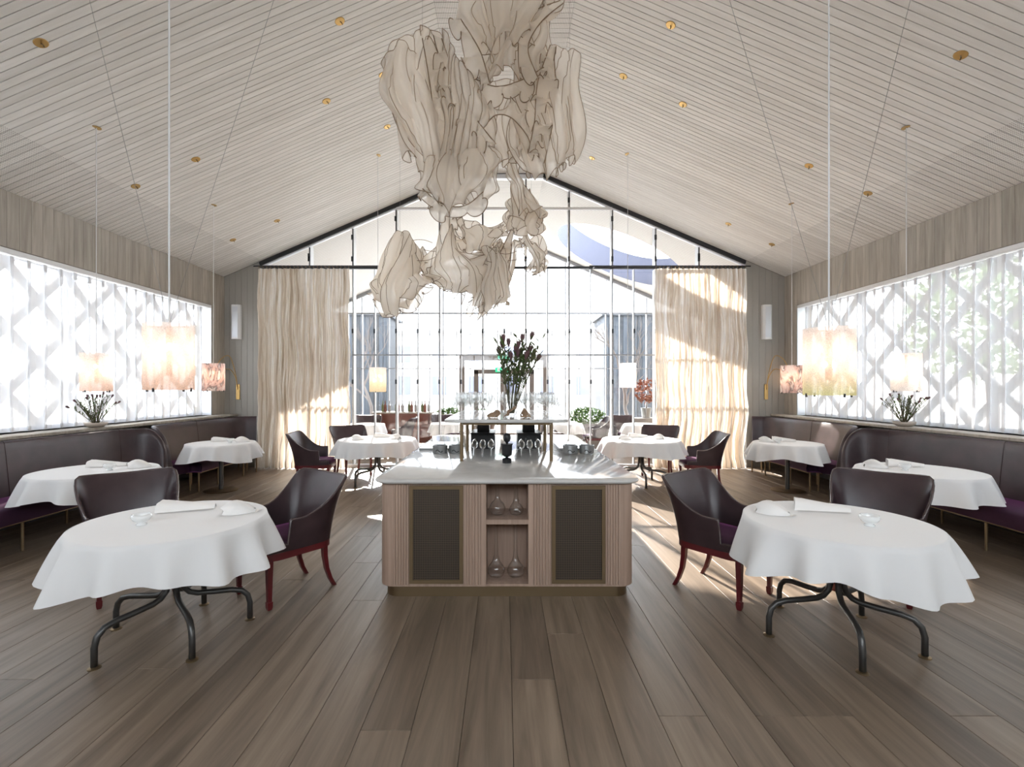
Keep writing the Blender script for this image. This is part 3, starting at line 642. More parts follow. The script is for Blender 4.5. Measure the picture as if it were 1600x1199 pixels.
# wine glasses in rows
wg_prof = [(.036, 0), (.034, .003), (.006, .007), (.0042, .02), (.004, .095), (.008, .105), (.030, .118), (.044, .145), (.049, .175), (.046, .21), (.039, .247)]
wg = thing('wine_glass', 'large clear wine glass in the rows on the stone rack', 'wine glass', (0, 0, 0), 0, 'wine glasses on the rack')
MB().lathe(wg_prof, 18, close=False).build('bowl', M['vessel'], wg, smooth=True)
first = True
for r_ in range(9):
    for c_ in range(11):
        x = -.525 + 1.05 * c_ / 10; y = 4.64 + r_ * .205
        if (abs(x) < .2 and 1 <= r_ <= 5) or (abs(x - .06) < .34 and 2 <= r_ <= 4): continue
        o = wg if first else copy_tree(wg); first = False; o['label'] = 'clear wine glass on the stone rack, ' + ('front row at the pepper mill end' if r_ == 0 else 'back row at the garden end' if r_ == 8 else ['second', 'third', 'fourth', 'fifth', 'sixth', 'seventh', 'eighth'][r_ - 1] + ' row from the pepper mill end'); o.location = (KX + x + rnd.uniform(-.005, .005), y + rnd.uniform(-.008, .008), .92 + SZ + .001)
# ---------------------------------------------------------------- flowers
def bouquet(T, seed, n, h, spread, z0, m_leaf, heads, lean=(0, 0), bare=.35, big=1.0, ax=1.0, ay=.6):
    r = random.Random(seed)
    for k in range(n):
        a = r.uniform(0, 2 * PI); sp = spread * r.uniform(.25, 1); hh = h * r.uniform(.7, 1.0)
        tip = Vector((math.cos(a) * sp * ax + lean[0], math.sin(a) * sp * ay + lean[1], z0 + hh * (1 - .35 * sp / spread * abs(math.sin(a) if ay > ax else 0)))); base = Vector((math.cos(a) * .02, math.sin(a) * .02, z0 + .012))
        mid = base.lerp(tip, .5) + Vector((0, 0, hh * .06)); pts = [base, base.lerp(mid, .5) , mid, mid.lerp(tip, .5) + Vector((0, 0, .01)), tip]
        st = MB().tube(pts, [.0045, .0042, .004, .0035, .003], 5).build('stem', M['stem'], T, smooth=True)
        lf = MB(); nl = r.randint(12, 20)
        for j in range(nl):
            t_ = bare + (1 - bare) * j / nl; p = cat(pts, t_); d = Vector((r.uniform(-1, 1), r.uniform(-1, 1), r.uniform(.3, 1.1))).normalized(); q = d.cross(Vector((0, 0, 1))).normalized(); Ln = h * r.uniform(.06, .11) * big
            lf.add([p, p + d * Ln * .5 + q * Ln * .14, p + d * Ln, p + d * Ln * .5 - q * Ln * .14], [(0, 1, 2, 3)])
        lf.build('leaf', m_leaf if k % 4 else M['leaf'], st)
        if k % heads == 0:
            dr_ = (tip - mid).normalized(); hd = MB(); qn = dr_.to_track_quat('Z', 'Y'); sc_ = h * .055 * (1 + (big - 1) * .5)
            for ring, (rr, zz, op) in enumerate(((.35, 0, .9), (.42, .25, .75), (.34, .5, .45))):
                for j in range(8):
                    an = 2 * PI * (j + ring * .5) / 8; e = Vector((math.cos(an), math.sin(an), 0)); f_ = Vector((-math.sin(an), math.cos(an), 0))
                    b0 = e * rr * .3 + Vector((0, 0, zz - .3)); b1 = e * rr * (1 + op * .5) + Vector((0, 0, zz + 1.1))
                    v4 = [b0 - f_ * .1, b0 + f_ * .1, (b0 + b1) / 2 + f_ * .22, b1, (b0 + b1) / 2 - f_ * .22]
                    hd.add([tip + qn @ (v_ * sc_) for v_ in v4], [(0, 1, 2, 3, 4)])
            hd.build('flower_head', M['protea'], st)
va = thing('flower_vase', 'clear vase with a tall spray of dusky proteas and green stems on the rack', 'flower vase', (KX + .06, 5.28, .92 + SZ + .001))
MB().lathe([(.0, .004), (.05, .004), (.062, .05), (.058, .12), (.07, .2)], 20, close=False).build('vase', M['vessel'], va, smooth=True)
bouquet(va, 5, 32, .84, .27, .01, M['leaf2'], 2, (.07, 0), .40, 1.25)
for i_, (x, y, rz) in enumerate(((-.15, 4.90, .5), (.02, 4.92, -.3), (.17, 4.90, 1.1))):
    dl = thing('paper_cone', ['crumpled brown paper wrap before the flower vase, tipped on its side', 'crumpled brown paper wrap before the flower vase, pointing upward', 'small crumpled brown paper wrap before the flower vase'][i_], 'paper wrap', (KX + x, y, .92 + SZ + .001), rz, 'paper wraps on the rack')
    r = random.Random(i_ + 3); rows = []
    for k in range(5):                                    # a torn, crumpled cone of paper
        rr = .012 + .011 * k; rows.append([(rr * math.cos(2*PI*j/7) * r.uniform(.6, 1.3) + (.022 * k - .04), rr * math.sin(2*PI*j/7) * r.uniform(.6, 1.3), max(.001, (.022 if i_ != 1 else .014 + .016 * k) + rr * .9 * math.sin(2*PI*j/7 + 1.1) * r.uniform(.6, 1.3) + (.012 * (j % 2) if k == 4 else 0))) for j in range(7)])
    MB().grid(rows, wrap=True).build('paper_wrap', M['paper'], dl)
for s, nm, px_, sd in ((-1, 'sky-side', (150, 668), 31), (1, 'tree-side', (1413, 668), 44)):
    p = on(px_[0], px_[1], WZ0); X_ = s * 5.52; Y_ = abs(X_) * F / abs(px_[0] - CX)
    fb = thing('flower_bowl', 'low pale bowl of proteas and foliage on the ' + nm + ' window ledge', 'flower bowl', (X_, Y_, WZ0 + .001), 0, 'flower bowls on the ledges')
    MB().lathe([(.0, .0), (.07, .0), (.12, .03), (.135, .065), (.125, .065), (.10, .035), (.0, .03)], 24, close=False).build('bowl', M['bowlclay'], fb, smooth=True)
    bouquet(fb, sd, 24, .46, .40, .03, M['leaf2'], 2, (0, 0), .15, 1.3, .34, 1.0)
# ---------------------------------------------------------------- things on the worktop
pp = thing('pepper_mill', 'black turned pepper mill with a round knob standing on the counter', 'pepper mill', (.024, 4.52, .921))
MB().lathe([(.042, 0), (.042, .04), (.012, .05), (.012, .058)], 24).build('mill_base', M['black'], pp, angle=35)
MB().lathe([(.020, .058), (.046, .075), (.049, .12), (.049, .165), (.054, .17), (.054, .178), (.01, .178)], 24).build('mill_body', M['black'], pp, angle=35)
MB().lathe([(.01, .178), (.012, .19), (.030, .205), (.036, .235), (.032, .262), (.018, .275), (.004, .278)], 20).build('mill_knob', M['black'], pp, smooth=True)
for i_, x in enumerate((-.686, -.515, .705, .880)):
    t_ = thing('wine_coaster', ['round zinc wine coaster with scroll handle, sky-side pair, at the counter edge', 'round zinc wine coaster with scroll handle, sky-side pair, nearer the rack', 'round zinc wine coaster with scroll handle, tree-side pair, nearer the rack', 'round zinc wine coaster with scroll handle, tree-side pair, at the counter edge'][i_], 'coaster', (x, 5.2, .921), 0, 'zinc coasters on the counter')
    MB().lathe([(.0, .002), (.078, .002), (.08, .085), (.074, .085), (.072, .008), (.0, .008)], 24, close=False).build('dish', M['zinc'], t_, angle=35)
    hp = [(-.035 + .07 * k / 8, -.08 - .012 * math.sin(PI * k / 8), .03 + .012 * math.sin(2 * PI * k / 8)) for k in range(9)]
    MB().tube(hp, .004, 6).build('handle', M['dark'], t_, smooth=True)
    sw = [(.0, .01), (.058, .012), (.064, .05), (.05, .085), (.022, .14), (.012, .2), (.013, .27), (.018, .285)]
    d_ = vessel('swan_decanter', sw, ['upright glass decanter in the sky-side coaster at the counter edge', 'slanted glass decanter in the sky-side coaster nearer the rack', 'upright glass decanter in the tree-side coaster nearer the rack', 'slanted glass decanter in the tree-side coaster at the counter edge'][i_], 'decanter', (x, 5.2, .931), 'decanters in the zinc coasters')
    if i_ in (0, 3): d_.rotation_euler = (0, (.12 if i_ == 0 else -.12), 0)
for s in (-1, 1):
    bx_ = thing('black_box', 'low black serving box under the rack on the ' + ('sky-side' if s < 0 else 'tree-side') + ' half of the counter', 'box', (KX + s * .265, 5.55, .921), 0, 'black boxes under the rack')
    MB().cbox(-.135, .135, 0, .5, 0, .165, .006).build('box_body', M['black'], bx_); MB().cbox(-.14, .14, -.006, .506, .166, .182, .004).build('box_lid', M['black'], bx_)
    MB().cbox(-.07, .07, .1, .4, .182, .27, .01).build('box_top', M['black'], bx_)
    tr_ = tag(MB().cbox(KX + s * .78 - .19, KX + s * .78 + .19, 5.42, 6.1, .921, .945, .004).build('serving_tray', M['zinc']), 'flat zinc tray behind the ' + ('sky-side' if s < 0 else 'tree-side') + ' pair of coasters', 'tray', 'zinc trays on the counter')
    for k in range(3):
        x = KX + s * (.150 + .085 * k)
        gl = thing('stem_glass', 'clear glass with twisted stem lying before the black box, ' + ('sky-side' if s < 0 else 'tree-side') + ' half of counter', 'glass', (x, 4.72, .953), 0, 'lying stem glasses')
        n = 15; prof = [(.030, 0), (.028, .004), (.007, .010)] + [(.006 + .0025 * (j % 2), .02 + .018 * j) for j in range(n)] + [(.010, .30), (.030, .34), (.038, .40), (.034, .47), (.026, .53)]
        MB().lathe(prof, 12, close=False).build('glass_body', M['vessel'], gl, smooth=True); gl.rotation_euler = (-PI / 2 + .17, 0, s * -.03)
# ---------------------------------------------------------------- tables
def cloth(name, label, R_, drop, loc, seed, group, top=.752, nf=11, flare=.07):
    r = random.Random(seed); n = 144; ph = [r.uniform(0, 6.28) for _ in range(4)]; rows = []
    rows.append([(.001 * math.cos(2*PI*k/n), .001 * math.sin(2*PI*k/n), top) for k in range(n)])
    for q in (.35, .7, .93, .985): rows.append([(R_*q*math.cos(2*PI*k/n), R_*q*math.sin(2*PI*k/n), top) for k in range(n)])
    for j in range(9):
        t_ = j / 8; row = []
        for k in range(n):
            a = 2 * PI * k / n
            w_ = math.sin(nf * a + ph[0] + .9 * math.sin(2 * a + ph[1])); w_ = .5 + .5 * w_; w_ = w_ ** 1.3
            b_ = .5 + .5 * math.sin(4 * a + ph[2]); dd = drop * (.86 + .18 * b_ + .08 * math.sin(3 * a + ph[3]))
            rr = R_ + .006 + (t_ ** .8) * (.022 + flare * w_ * (.6 + .8 * (.5 + .5 * math.sin(3 * a + ph[1]))) + .03 * b_)
            zz = top - (1 - (1 - min(1, t_ * 5)) ** 2) * .008 - max(0, t_ - .02) * dd
            row.append((rr * math.cos(a), rr * math.sin(a), zz))
        rows.append(row)
    c = thing(name, label, 'tablecloth', loc, 0, group); MB().grid(rows, wrap=True).build('cloth', M['linen'], c, smooth=True); return c
def star_table(loc, R_, a0, label, group, base_r=.44):
    t = thing('dining_table', label, 'table', loc, 0, group)
    MB().lathe([(.0, .715), (R_ - .01, .715), (R_, .722), (R_, .748), (.0, .748)], 40, close=False).build('table_top', M['white'], t, angle=40)
    for k in range(5):
        a = a0 + 2 * PI * k / 5; c, s_ = math.cos(a), math.sin(a)
        prof = [(.034, .715), (.034, .45), (.036, .36), (.05, .30), (.085, .262), (.13, .245), (.22, .236), (base_r - .11, .228), (base_r - .05, .212), (base_r - .014, .175), (base_r, .12), (base_r, .008)]
        leg = MB().tube([(r_ * c, r_ * s_, z) for r_, z in prof], .0185, 10).build('leg', M['tube'], t, smooth=True)
        MB().lathe([(.034, 0), (.034, .005), (.02, .012)], 16, (base_r * c, base_r * s_, 0)).build('foot', M['oldbrass'], leg, angle=40)
    MB().lathe([(.06, .70), (.06, .715)], 16).build('mount_plate', M['tube'], t, angle=40); return t
def disc_table(loc, R_, label, group):
    t = thing('dining_table', label, 'table', loc, 0, group)
    MB().lathe([(.0, .715), (R_ - .01, .715), (R_, .722), (R_, .748), (.0, .748)], 40, close=False).build('table_top', M['white'], t, angle=40)
    MB().lathe([(.032, .02), (.032, .715)], 16).build('pedestal', M['tube'], t, angle=40); MB().lathe([(.0, 0), (.24, 0), (.245, .012), (.20, .022), (.0, .022)], 36, close=False).build('base_plate', M['oldbrass'], t, angle=40); return t
def napkin_roll(loc, rz, label, L_=.34, wd=.115):
    t = thing('menu_napkin', label, 'napkin', loc, rz, 'rolled napkins on the tables'); rows = []
    for k in range(9):
        u = k / 8; s_ = 1.2 - .75 * u; row = []
        for j in range(13):
            a = PI * (j / 12) * 1.15 - .12
            row.append(((u - .5) * L_ + (.035 * (j / 12 - .5) if k == 0 else 0), -math.cos(a) * wd * .5 * s_ , max(.001, math.sin(a) * .068 * s_ + (.012 * math.sin(j * .9) if k == 0 else 0))))
        rows.append(row)
    MB().grid(rows).build('rolled_cloth', M['napkin'], t, smooth=True)
    MB().grid([[((u - .5) * L_, y * wd * (1 - .35 * u), .003) for y in (-.75, -.2, .2, .55)] for u in (0, .3, .6, .97)]).build('under_fold', M['napkin'], t, smooth=True); return t
def napkin_fold(loc, rz, label):
    t = thing('folded_napkin', label, 'napkin', loc, rz, 'folded napkins on the tables'); rows = []
    for k in range(9):
        u = k / 8; row = []
        for j in range(13):
            a = PI * j / 12; hgt = (.06 * math.sin(PI * (.15 + .8 * u)) * 1.35 + .006)
            row.append(((u - .5) * .2 + .01 * math.sin(3 * a), -math.cos(a) * (.035 + .045 * math.sin(PI * u) ** .7), max(.001, math.sin(a) ** .7 * hgt)))
        rows.append(row)
    MB().grid(rows).build('folded_cloth', M['napkin'], t, smooth=True)
    MB().add([(-.12, -.05, .002), (.11, -.065, .002), (.13, .03, .002), (-.1, .05, .002), (.15, -.02, .012)], [(0, 1, 2, 3), (1, 4, 2)]).build('under_fold', M['napkin'], t); return t
def bowl(loc, label):
    t = thing('glass_bowl', label, 'bowl', loc, 0, 'small milky glass bowls')
    MB().lathe([(.0, .0), (.028, .0), (.030, .006), (.018, .014), (.045, .03), (.058, .052), (.052, .068), (.047, .068), (.050, .052), (.036, .032), (.0, .024)], 24, close=False).build('bowl_body', M['milk'], t, smooth=True); return t
TL = [((-2.17, 3.2, 0), .53, 'star', math.radians(27.5), 'round table with five bent steel legs under the large peach pendant'),
      ((2.17, 3.18, 0), .53, 'star', math.radians(36), 'round table with five bent steel legs under the lime-rimmed pendant'),
      ((-4.30, 5.12, 0), .53, 'disc', 0, 'round pedestal table before the sky-side banquette with rounded ends'),
      ((4.36, 5.12, 0), .53, 'disc', 0, 'round pedestal table before the tree-side banquette with rounded ends'),
      ((-4.46, 7.66, 0), .47, 'disc', 0, 'round pedestal table before the sky-side corner banquette by the drape'),
      ((4.46, 7.66, 0), .47, 'disc', 0, 'round pedestal table before the tree-side corner banquette by the drape'),
      ((-2.14, 8.2, 0), .62, 'star', 0.3, 'larger round table with three chairs under the amber pendant'),
      ((2.30, 8.2, 0), .62, 'star', -.4, 'larger round table with three chairs under the white pendant')]
sides = ['peach-lamp', 'lime-rim-lamp', 'small-peach-lamp', 'copper-stem-lamp', 'sky-side corner', 'tree-side corner', 'amber-lamp', 'white-lamp']
for i_, (loc, R_, kd, a0, lb) in enumerate(TL):
    (star_table(loc, R_, a0, lb, 'star-legged tables') if kd == 'star' else disc_table(loc, R_, lb, 'pedestal tables'))
    cloth('tablecloth', 'white linen cloth hanging in folds over the ' + sides[i_] + ' table', R_ + .012, .27 if i_ < 2 else .25, loc, 50 + i_, 'white tablecloths', nf=13 if i_ < 6 else 15, flare=.085)
    s = -1 if i_ % 2 == 0 else 1; zt = .7535
    if i_ < 6:
        k = .98 if i_ < 4 else .8
        napkin_roll((loc[0] + s * .08 * k, loc[1] + .27 * k, zt), s * -.30, 'rolled white napkin with open end on the ' + sides[i_] + ' table')
        napkin_fold((loc[0] - s * .33 * k, loc[1] + .18 * k, zt), s * -.5, 'plump folded white napkin on the ' + sides[i_] + ' table')
        bowl((loc[0] + s * (.12 if i_ < 2 else -.16), loc[1] - (.13 if i_ < 2 else .02), zt), 'small milky glass bowl on the ' + sides[i_] + ' table')
    else:
        napkin_fold((loc[0] - .3, loc[1] - .1, zt), .3, 'plump folded white napkin on the ' + sides[i_] + ' table, lying toward the sky-side window')
        napkin_fold((loc[0] + .3, loc[1] + .05, zt), 2.6, 'plump folded white napkin on the ' + sides[i_] + ' table, lying toward the tree-side window')
        napkin_roll((loc[0] + .05, loc[1] + .34, zt), .2, 'rolled white napkin with open end on the ' + sides[i_] + ' table')
# ---------------------------------------------------------------- leather tub chairs
def chair_proto():
    T = thing('tub_chair', 'x', 'chair', (0, 0, 0), 0, 'leather tub chairs')
    ctl = [Vector(p) for p in ((.255, -.27, 0), (.278, -.12, 0), (.285, .03, 0), (.272, .19, 0), (.195, .262, 0), (0, .285, 0), (-.195, .262, 0), (-.272, .19, 0), (-.285, .03, 0), (-.278, -.12, 0), (-.255, -.27, 0))]
    def ztop(s):
        if s > .80: return .455
        x = max(0, min(1, (s - .30) / .40)); return .632 + .262 * (1 - x) ** 2.1 - .012 * (1 - sm(0, .3, s))
    ts = [k / 64 for k in range(65)]
    ts = sorted(set(ts + [.5 - .4, .5 - .398, .5 + .4, .5 + .398]))
    rin, rout, edge = [], [], []; NR = 9
    for j in range(NR): rin.append([]); rout.append([])
    for t_ in ts:
        p = cat(ctl, t_); q = cat(ctl, min(1, t_ + .004)) - cat(ctl, max(0, t_ - .004)); nrm = Vector((q.y, -q.x, 0)).normalized()
        if nrm.dot(Vector((p.x, p.y + .02, 0))) < 0: nrm = -nrm
        s = abs(t_ - .5) * 2; zt = ztop(s)
        for j in range(NR):
            f = j / (NR - 1); z = .405 + (zt - .405) * f; ln = (z - .405)
            off = nrm * (ln * .10 + ln * ln * .36 * (1 - sm(.3, .7, s)))
            rout[j].append(tuple(p + off + Vector((0, 0, z)))); rin[j].append(tuple(p + off - nrm * (.034 - .012 * f) + Vector((0, 0, z))))
        edge.append((Vector(rout[-1][-1]) + Vector(rin[-1][-1])) / 2)
    mb = MB(); mb.grid(rout + rin[::-1], wrap=False); n = len(ts)
    for e in (0, n - 1):
        for j in range(NR - 1): mb.f.append((j * n + e, (j + 1) * n + e, (2 * NR - 2 - j) * n + e, (2 * NR - 1 - j) * n + e))
    mb.build('backrest', M['leather'], T, angle=50)
    MB().tube([e + Vector((0, 0, .002)) for e in edge], .0105, 6).build('piping', M['pipe'], T, smooth=True)
    so = [(x, y) for x, y in rrect(-.235, .235, -.285, .235, .09, 5)]
    rows = [[(x * k, y * k - .0, z) for x, y in so] for k, z in ((1, .412), (1.02, .44), (.99, .462), (.90, .476), (.5, .484), (.02, .486))]
    MB().grid(rows, wrap=True).build('seat', M['velvet'], T, smooth=True)
    MB().prism(rrect(-.272, .272, -.295, .272, .12, 6), .352, .404).build('apron', M['red'], T, angle=30)
    MB().prism(rrect(-.262, .262, -.287, .262, .12, 6), .404, .414).build('seat_deck', M['leather'], T, angle=30)
    for s in (-1, 1):
        leg = MB(); rows = []
        for z, h_ in ((.352, .021), (.06, .014), (.058, .019), (.02, .018), (.0, .013)): rows.append([(s * .232 + dx * h_, -.255 + dy * h_, z) for dx, dy in ((-1, -1), (1, -1), (1, 1), (-1, 1))])
        leg.grid(rows, wrap=True); leg.f += [(3, 2, 1, 0), (16, 17, 18, 19)]; leg.build('leg', M['red'], T, angle=30)
        leg = MB(); rows = []
        for z, yy, h_ in ((.352, .215, .020), (.26, .218, .018), (.16, .232, .016), (.07, .262, .015), (0, .300, .014)): rows.append([(s * (.195 + (.35 - z) * .03) + dx * h_, yy + dy * h_, z) for dx, dy in ((-1, -1), (1, -1), (1, 1), (-1, 1))])
        leg.grid(rows, wrap=True); leg.f += [(3, 2, 1, 0), (16, 17, 18, 19)]; leg.build('leg', M['red'], T, angle=40)
    return T
ch0 = chair_proto(); used = [False]
def chair(x, y, fx, fy, label):
    o = ch0 if not used[0] else copy_tree(ch0); used[0] = True
    o.location = (x, y, 0); o.rotation_euler = (0, 0, rotz(fx, fy)); o['label'] = label; return o
for s, nm in ((-1, 'sky-side'), (1, 'tree-side')):
    chair(s * 1.745, 3.885, -s * -.60 if False else s * .60, -.80, 'dark leather tub chair between the ' + nm + ' front table and the counter')
    chair(s * 2.98, 3.91, -s * .69, -.72, 'dark leather tub chair behind the ' + nm + ' front table, facing the counter')
chair(-3.05, 7.85, 1, .12, 'leather tub chair with its back to the sky-side banquettes, at the amber-lamp table')
chair(-2.80, 9.02, .62, -.78, 'leather tub chair beside the sky-side silk drape, at the amber-lamp table')
chair(-1.08, 8.0, -1, .1, 'leather tub chair between the counter end and the amber-lamp table')
chair(1.22, 8.0, 1, .1, 'leather tub chair between the counter end and the white-lamp table')
chair(2.86, 9.06, -.45, -.9, 'leather tub chair beside the tree-side silk drape, at the white-lamp table')
chair(3.16, 7.85, -1, .1, 'leather tub chair with its back to the tree-side banquettes, at the white-lamp table')
# ---------------------------------------------------------------- banquettes
def banquette(s, ctl, end0, end1, label, seams):
    T = thing('banquette', label, 'bench', (0, 0, 0), 0, 'leather banquettes'); P = [Vector((s * x, y, 0)) for x, y in ctl]; n = 90
    pts = [cat(P, k / n) for k in range(n + 1)]; nr = []
    for k in range(n + 1):
        q = pts[min(k + 1, n)] - pts[max(k - 1, 0)]; v = Vector((q.y, -q.x, 0)).normalized(); nr.append(v if s < 0 else -v)    # towards the room
    Ls = [0.0]
    for k in range(n): Ls.append(Ls[-1] + (pts[k+1] - pts[k]).length)
    def top(k):
        a, b = Ls[k], Ls[-1] - Ls[k]; z = 1.045
        if end0 == 'round' and a < .30: z = .60 + .445 * math.sqrt(max(0, 1 - (1 - a / .30) ** 2))
        if end1 == 'round' and b < .30: z = .60 + .445 * math.sqrt(max(0, 1 - (1 - b / .30) ** 2))
        return z
    prof = [(0, .26), (.075, .26), (.085, .45), (.060, .72), (.036, .94), (.026, 1.02), (.008, 1.045), (-.012, 1.045), (-.03, 1.02), (-.03, .26)]
    rows = [[tuple(pts[k] + nr[k] * d + Vector((0, 0, .26 + (z - .26) * (top(k) - .26) / .785))) for k in range(n + 1)] for d, z in prof]
    mb = MB(); mb.grid(rows); m_ = len(prof)
    mb.f += [tuple(j * (n + 1) for j in range(m_)), tuple(j * (n + 1) + n for j in range(m_ - 1, -1, -1))]
    bk = mb.build('backrest', M['leather'], T, angle=55)
    for f in seams:
        k = int(f * n); MB().tube([pts[k] + nr[k] * (d + .002) + Vector((0, 0, .26 + (z - .26) * (top(k) - .26) / .785)) for d, z in prof[2:8]], .0032, 5).build('seam', M['pipe'], bk, smooth=True)
    a0, a1 = 4, n - 4; dep = .62
    def inset(k):
        a, b = Ls[k], Ls[-1] - Ls[k]; e = min(a, b); return .16 + (dep - .16) * math.sqrt(max(0, 1 - (1 - min(1, e / .45)) ** 2))
    sp = [(.088, .31), (1, .30), (1.03, .36), (1.0, .43), (.9, .458), (.5, .465), (.088, .46)]
    rows = []
    for d, z in sp: rows.append([tuple(pts[k] + nr[k] * (.088 if d == .088 else .088 + (inset(k) - .088) * d) + Vector((0, 0, z))) for k in range(a0, a1 + 1)])
    mb = MB(); mb.grid(rows + [rows[0]]); w_ = a1 - a0 + 1
    mb.f += [tuple(j * w_ for j in range(len(sp))), tuple(j * w_ + w_ - 1 for j in range(len(sp) - 1, -1, -1))]
    mb.build('seat', M['velvet'], T, angle=60)
    rl = [pts[k] + nr[k] * (.088 + (inset(k) - .088) * .97) + Vector((0, 0, .292)) for k in range(a0, a1 + 1)]
    MB().tube(rl, .009, 6).build('seat_rail', M['oldbrass'], T, smooth=True)
    for f in (.10, .27, .44, .60, .76, .90):
        k = int(f * n)
        for d in (.10, .93):
            p = pts[k] + nr[k] * (.088 + (inset(k) - .088) * d); MB().lathe([(.012, 0), (.014, .30)], 10, (p.x, p.y, 0)).build('leg', M['oldbrass'], T, angle=40)
    return T
near = [(-4.72, 3.42), (-5.08, 3.50), (-5.30, 3.80), (-5.36, 4.5), (-5.37, 5.2), (-5.36, 5.95), (-5.30, 6.55), (-5.10, 6.85), (-4.80, 6.92)]
farb = [(-4.90, 7.10), (-5.16, 7.18), (-5.33, 7.45), (-5.37, 8.1), (-5.37, 8.8), (-5.33, 9.40), (-5.20, 9.68), (-4.98, 9.78)]
for s, nm in ((-1, 'sky-side'), (1, 'tree-side')):
    f_ = [(abs(x), y) for x, y in near]; g_ = [(abs(x), y) for x, y in farb]
    banquette(s, f_, 'round', 'round', 'curved dark leather banquette with rounded ends and purple velvet seat under the ' + nm + ' window', (.2, .5, .78))
    banquette(s, g_, 'round', 'square', 'corner dark leather banquette with purple velvet seat against the ' + nm + ' painted wall', (.5,))
# ---------------------------------------------------------------- silk drapes on the rod
for s, x0, x1, nm in ((-1, -4.93, -3.08, 'sky-side'), (1, 3.0, 4.84, 'tree-side')):
    D = thing('silk_drape', 'floor-length patched beige silk drape hanging before the glazing at the ' + nm, 'drape', (0, 9.72, 0), 0, 'silk drapes'); r = random.Random(60 + s)
    n = 260; ph = [r.uniform(0, 6.28) for _ in range(8)]; rows = []
    for j in range(37):
        v = j / 36; z = .02 + 3.98 * v; row = []
        for k in range(n + 1):
            u = k / n; x = x0 + (x1 - x0) * u
            w_ = .045 * math.sin(2*PI*(17*u) + ph[0] + .4 * math.sin(1.3 * z + ph[1] + 4 * u) + 3.0 * math.sin(5.3 * u + ph[7])) + .028 * math.sin(2*PI*(29*u) + ph[2] + .5 * math.sin(1.1 * z + ph[3]) + 2.5 * math.sin(3.7 * u)) + .018 * math.sin(2*PI*47*u + ph[4] + .8 * math.sin(1.7 * z))
            w_ *= (.45 + .75 * (1 - v) ** .4); ex = .03 * math.sin(1.9 * z + ph[5]) + .02 * math.sin(4.3 * z + ph[6])
            w_ += .016 * math.sin(61 * u + 6.5 * z + ph[7]) * math.sin(23 * u - 3.7 * z) + .010 * math.sin(97 * u - 11 * z + ph[3])
            if v < .04: w_ *= 1.5
            row.append((x + ex * (1 - v) + .012 * math.sin(9 * u + 5 * z), w_, z))
        rows.append(row)
    MB().grid(rows).build('drape_cloth', M['drape'], D, smooth=True)
    rd = thing('curtain_rod', 'dark steel curtain rod with rings above the ' + nm + ' silk drape', 'curtain rod', (0, 9.72, 4.05), 0, 'curtain rods')
    xa, xb = (x0 - .08, x1 + .9) if s < 0 else (x0 - 1.3, x1 + .08)
    MB().tube([(xa, 0, 0), (xb, 0, 0)], .014, 8).build('rod', M['dark'], rd, smooth=True)
    for x in (xa + .1, (xa + xb) / 2, xb - .1): MB().box(x - .01, x + .01, 0, .24, -.012, .012).build('bracket', M['dark'], rd)
    ring = MB().tube([(0, .02 * math.cos(2*PI*k/12), -.012 + .022 * math.sin(2*PI*k/12)) for k in range(13)], .003, 5, False).mesh('ring', M['oldbrass'])
    for k in range(24): link('ring', ring, rd, (x0 + .03 + (x1 - x0 - .06) * k / 23, 0, 0))
# ---------------------------------------------------------------- pendant lamps, sconces, speakers, rosettes
def pendant(x, y, z0, R_, H, mat, label, stays=(), power=.7, nb_=4):
    T = thing('pendant_lamp', label, 'pendant lamp', (x, y, z0), .3, 'pendant lamps'); T.rotation_euler = (0, 0, 0); zc = roof(x) - z0
    MB().lathe([(R_, 0), (R_ * 1.005, H * .5), (R_, H)], 40, close=False).build('lamp_shade', M[mat], T, smooth=True)
    MB().lathe([(R_ * .13, H * .22), (R_ * .13, H * .97)], 14).build('stem_tube', M['copper'], T, angle=40)
    MB().tube([(-R_ * .98, 0, H * .965), (R_ * .98, 0, H * .965)], .004, 6).build('cross_bar', M['copper'], T, smooth=True)
    for k in range(nb_):
        a = 2 * PI * k / nb_ + .6; MB().lathe([(.004, -.02), (.015, -.008), (.018, .006), (.010, .022), (.002, .026)], 10, (R_ * .45 * math.cos(a), R_ * .45 * math.sin(a), H * (.45 + .2 * (k % 2)))).build('bulb', M['bulb'], T, smooth=True)
        MB().tube([(0, 0, H * (.42 + .2 * (k % 2))), (R_ * .44 * math.cos(a), R_ * .44 * math.sin(a), H * (.42 + .2 * (k % 2)))], .003, 5).build('bulb_arm', M['copper'], T)
    for a in (0, PI / 2, PI, 3 * PI / 2): MB().box(R_ * math.cos(a) - .005, R_ * math.cos(a) + .005, R_ * math.sin(a) - .005, R_ * math.sin(a) + .005, -.012, .012).build('clip', M['dark'], T)
    MB().tube([(0, 0, H * .97), (0, 0, zc - .001)], .0055 if H > .4 and y < 4 else .0042, 6).build('cord', M['white'], T)
    for q in stays: MB().tube([(0, 0, H), (q[0] - x, q[1] - y, roof(q[0]) - z0 - .001)], .0014, 4).build('stay_wire', M['zinc'], T)
    MB().lathe([(.045, -.006), (.045, 0)], 18, (0, 0, zc)).build('ceiling_rose', M['brass'], T)
    l = bpy.data.lights.new('lamp_light', 'POINT'); l.energy = power; l.color = (1, .78, .62); l.shadow_soft_size = .05
    lo = bpy.data.objects.new('lamp_light', l); COL.objects.link(lo); lo.parent = T; lo.location = (0, 0, H * .55); return T
pendant(-2.205, 3.2, 1.605, .145, .43, 'shade_peach', 'large peach thread-filled cylinder pendant over a star-legged front table', ((-2.95, 3.2), (-.95, 3.2)))
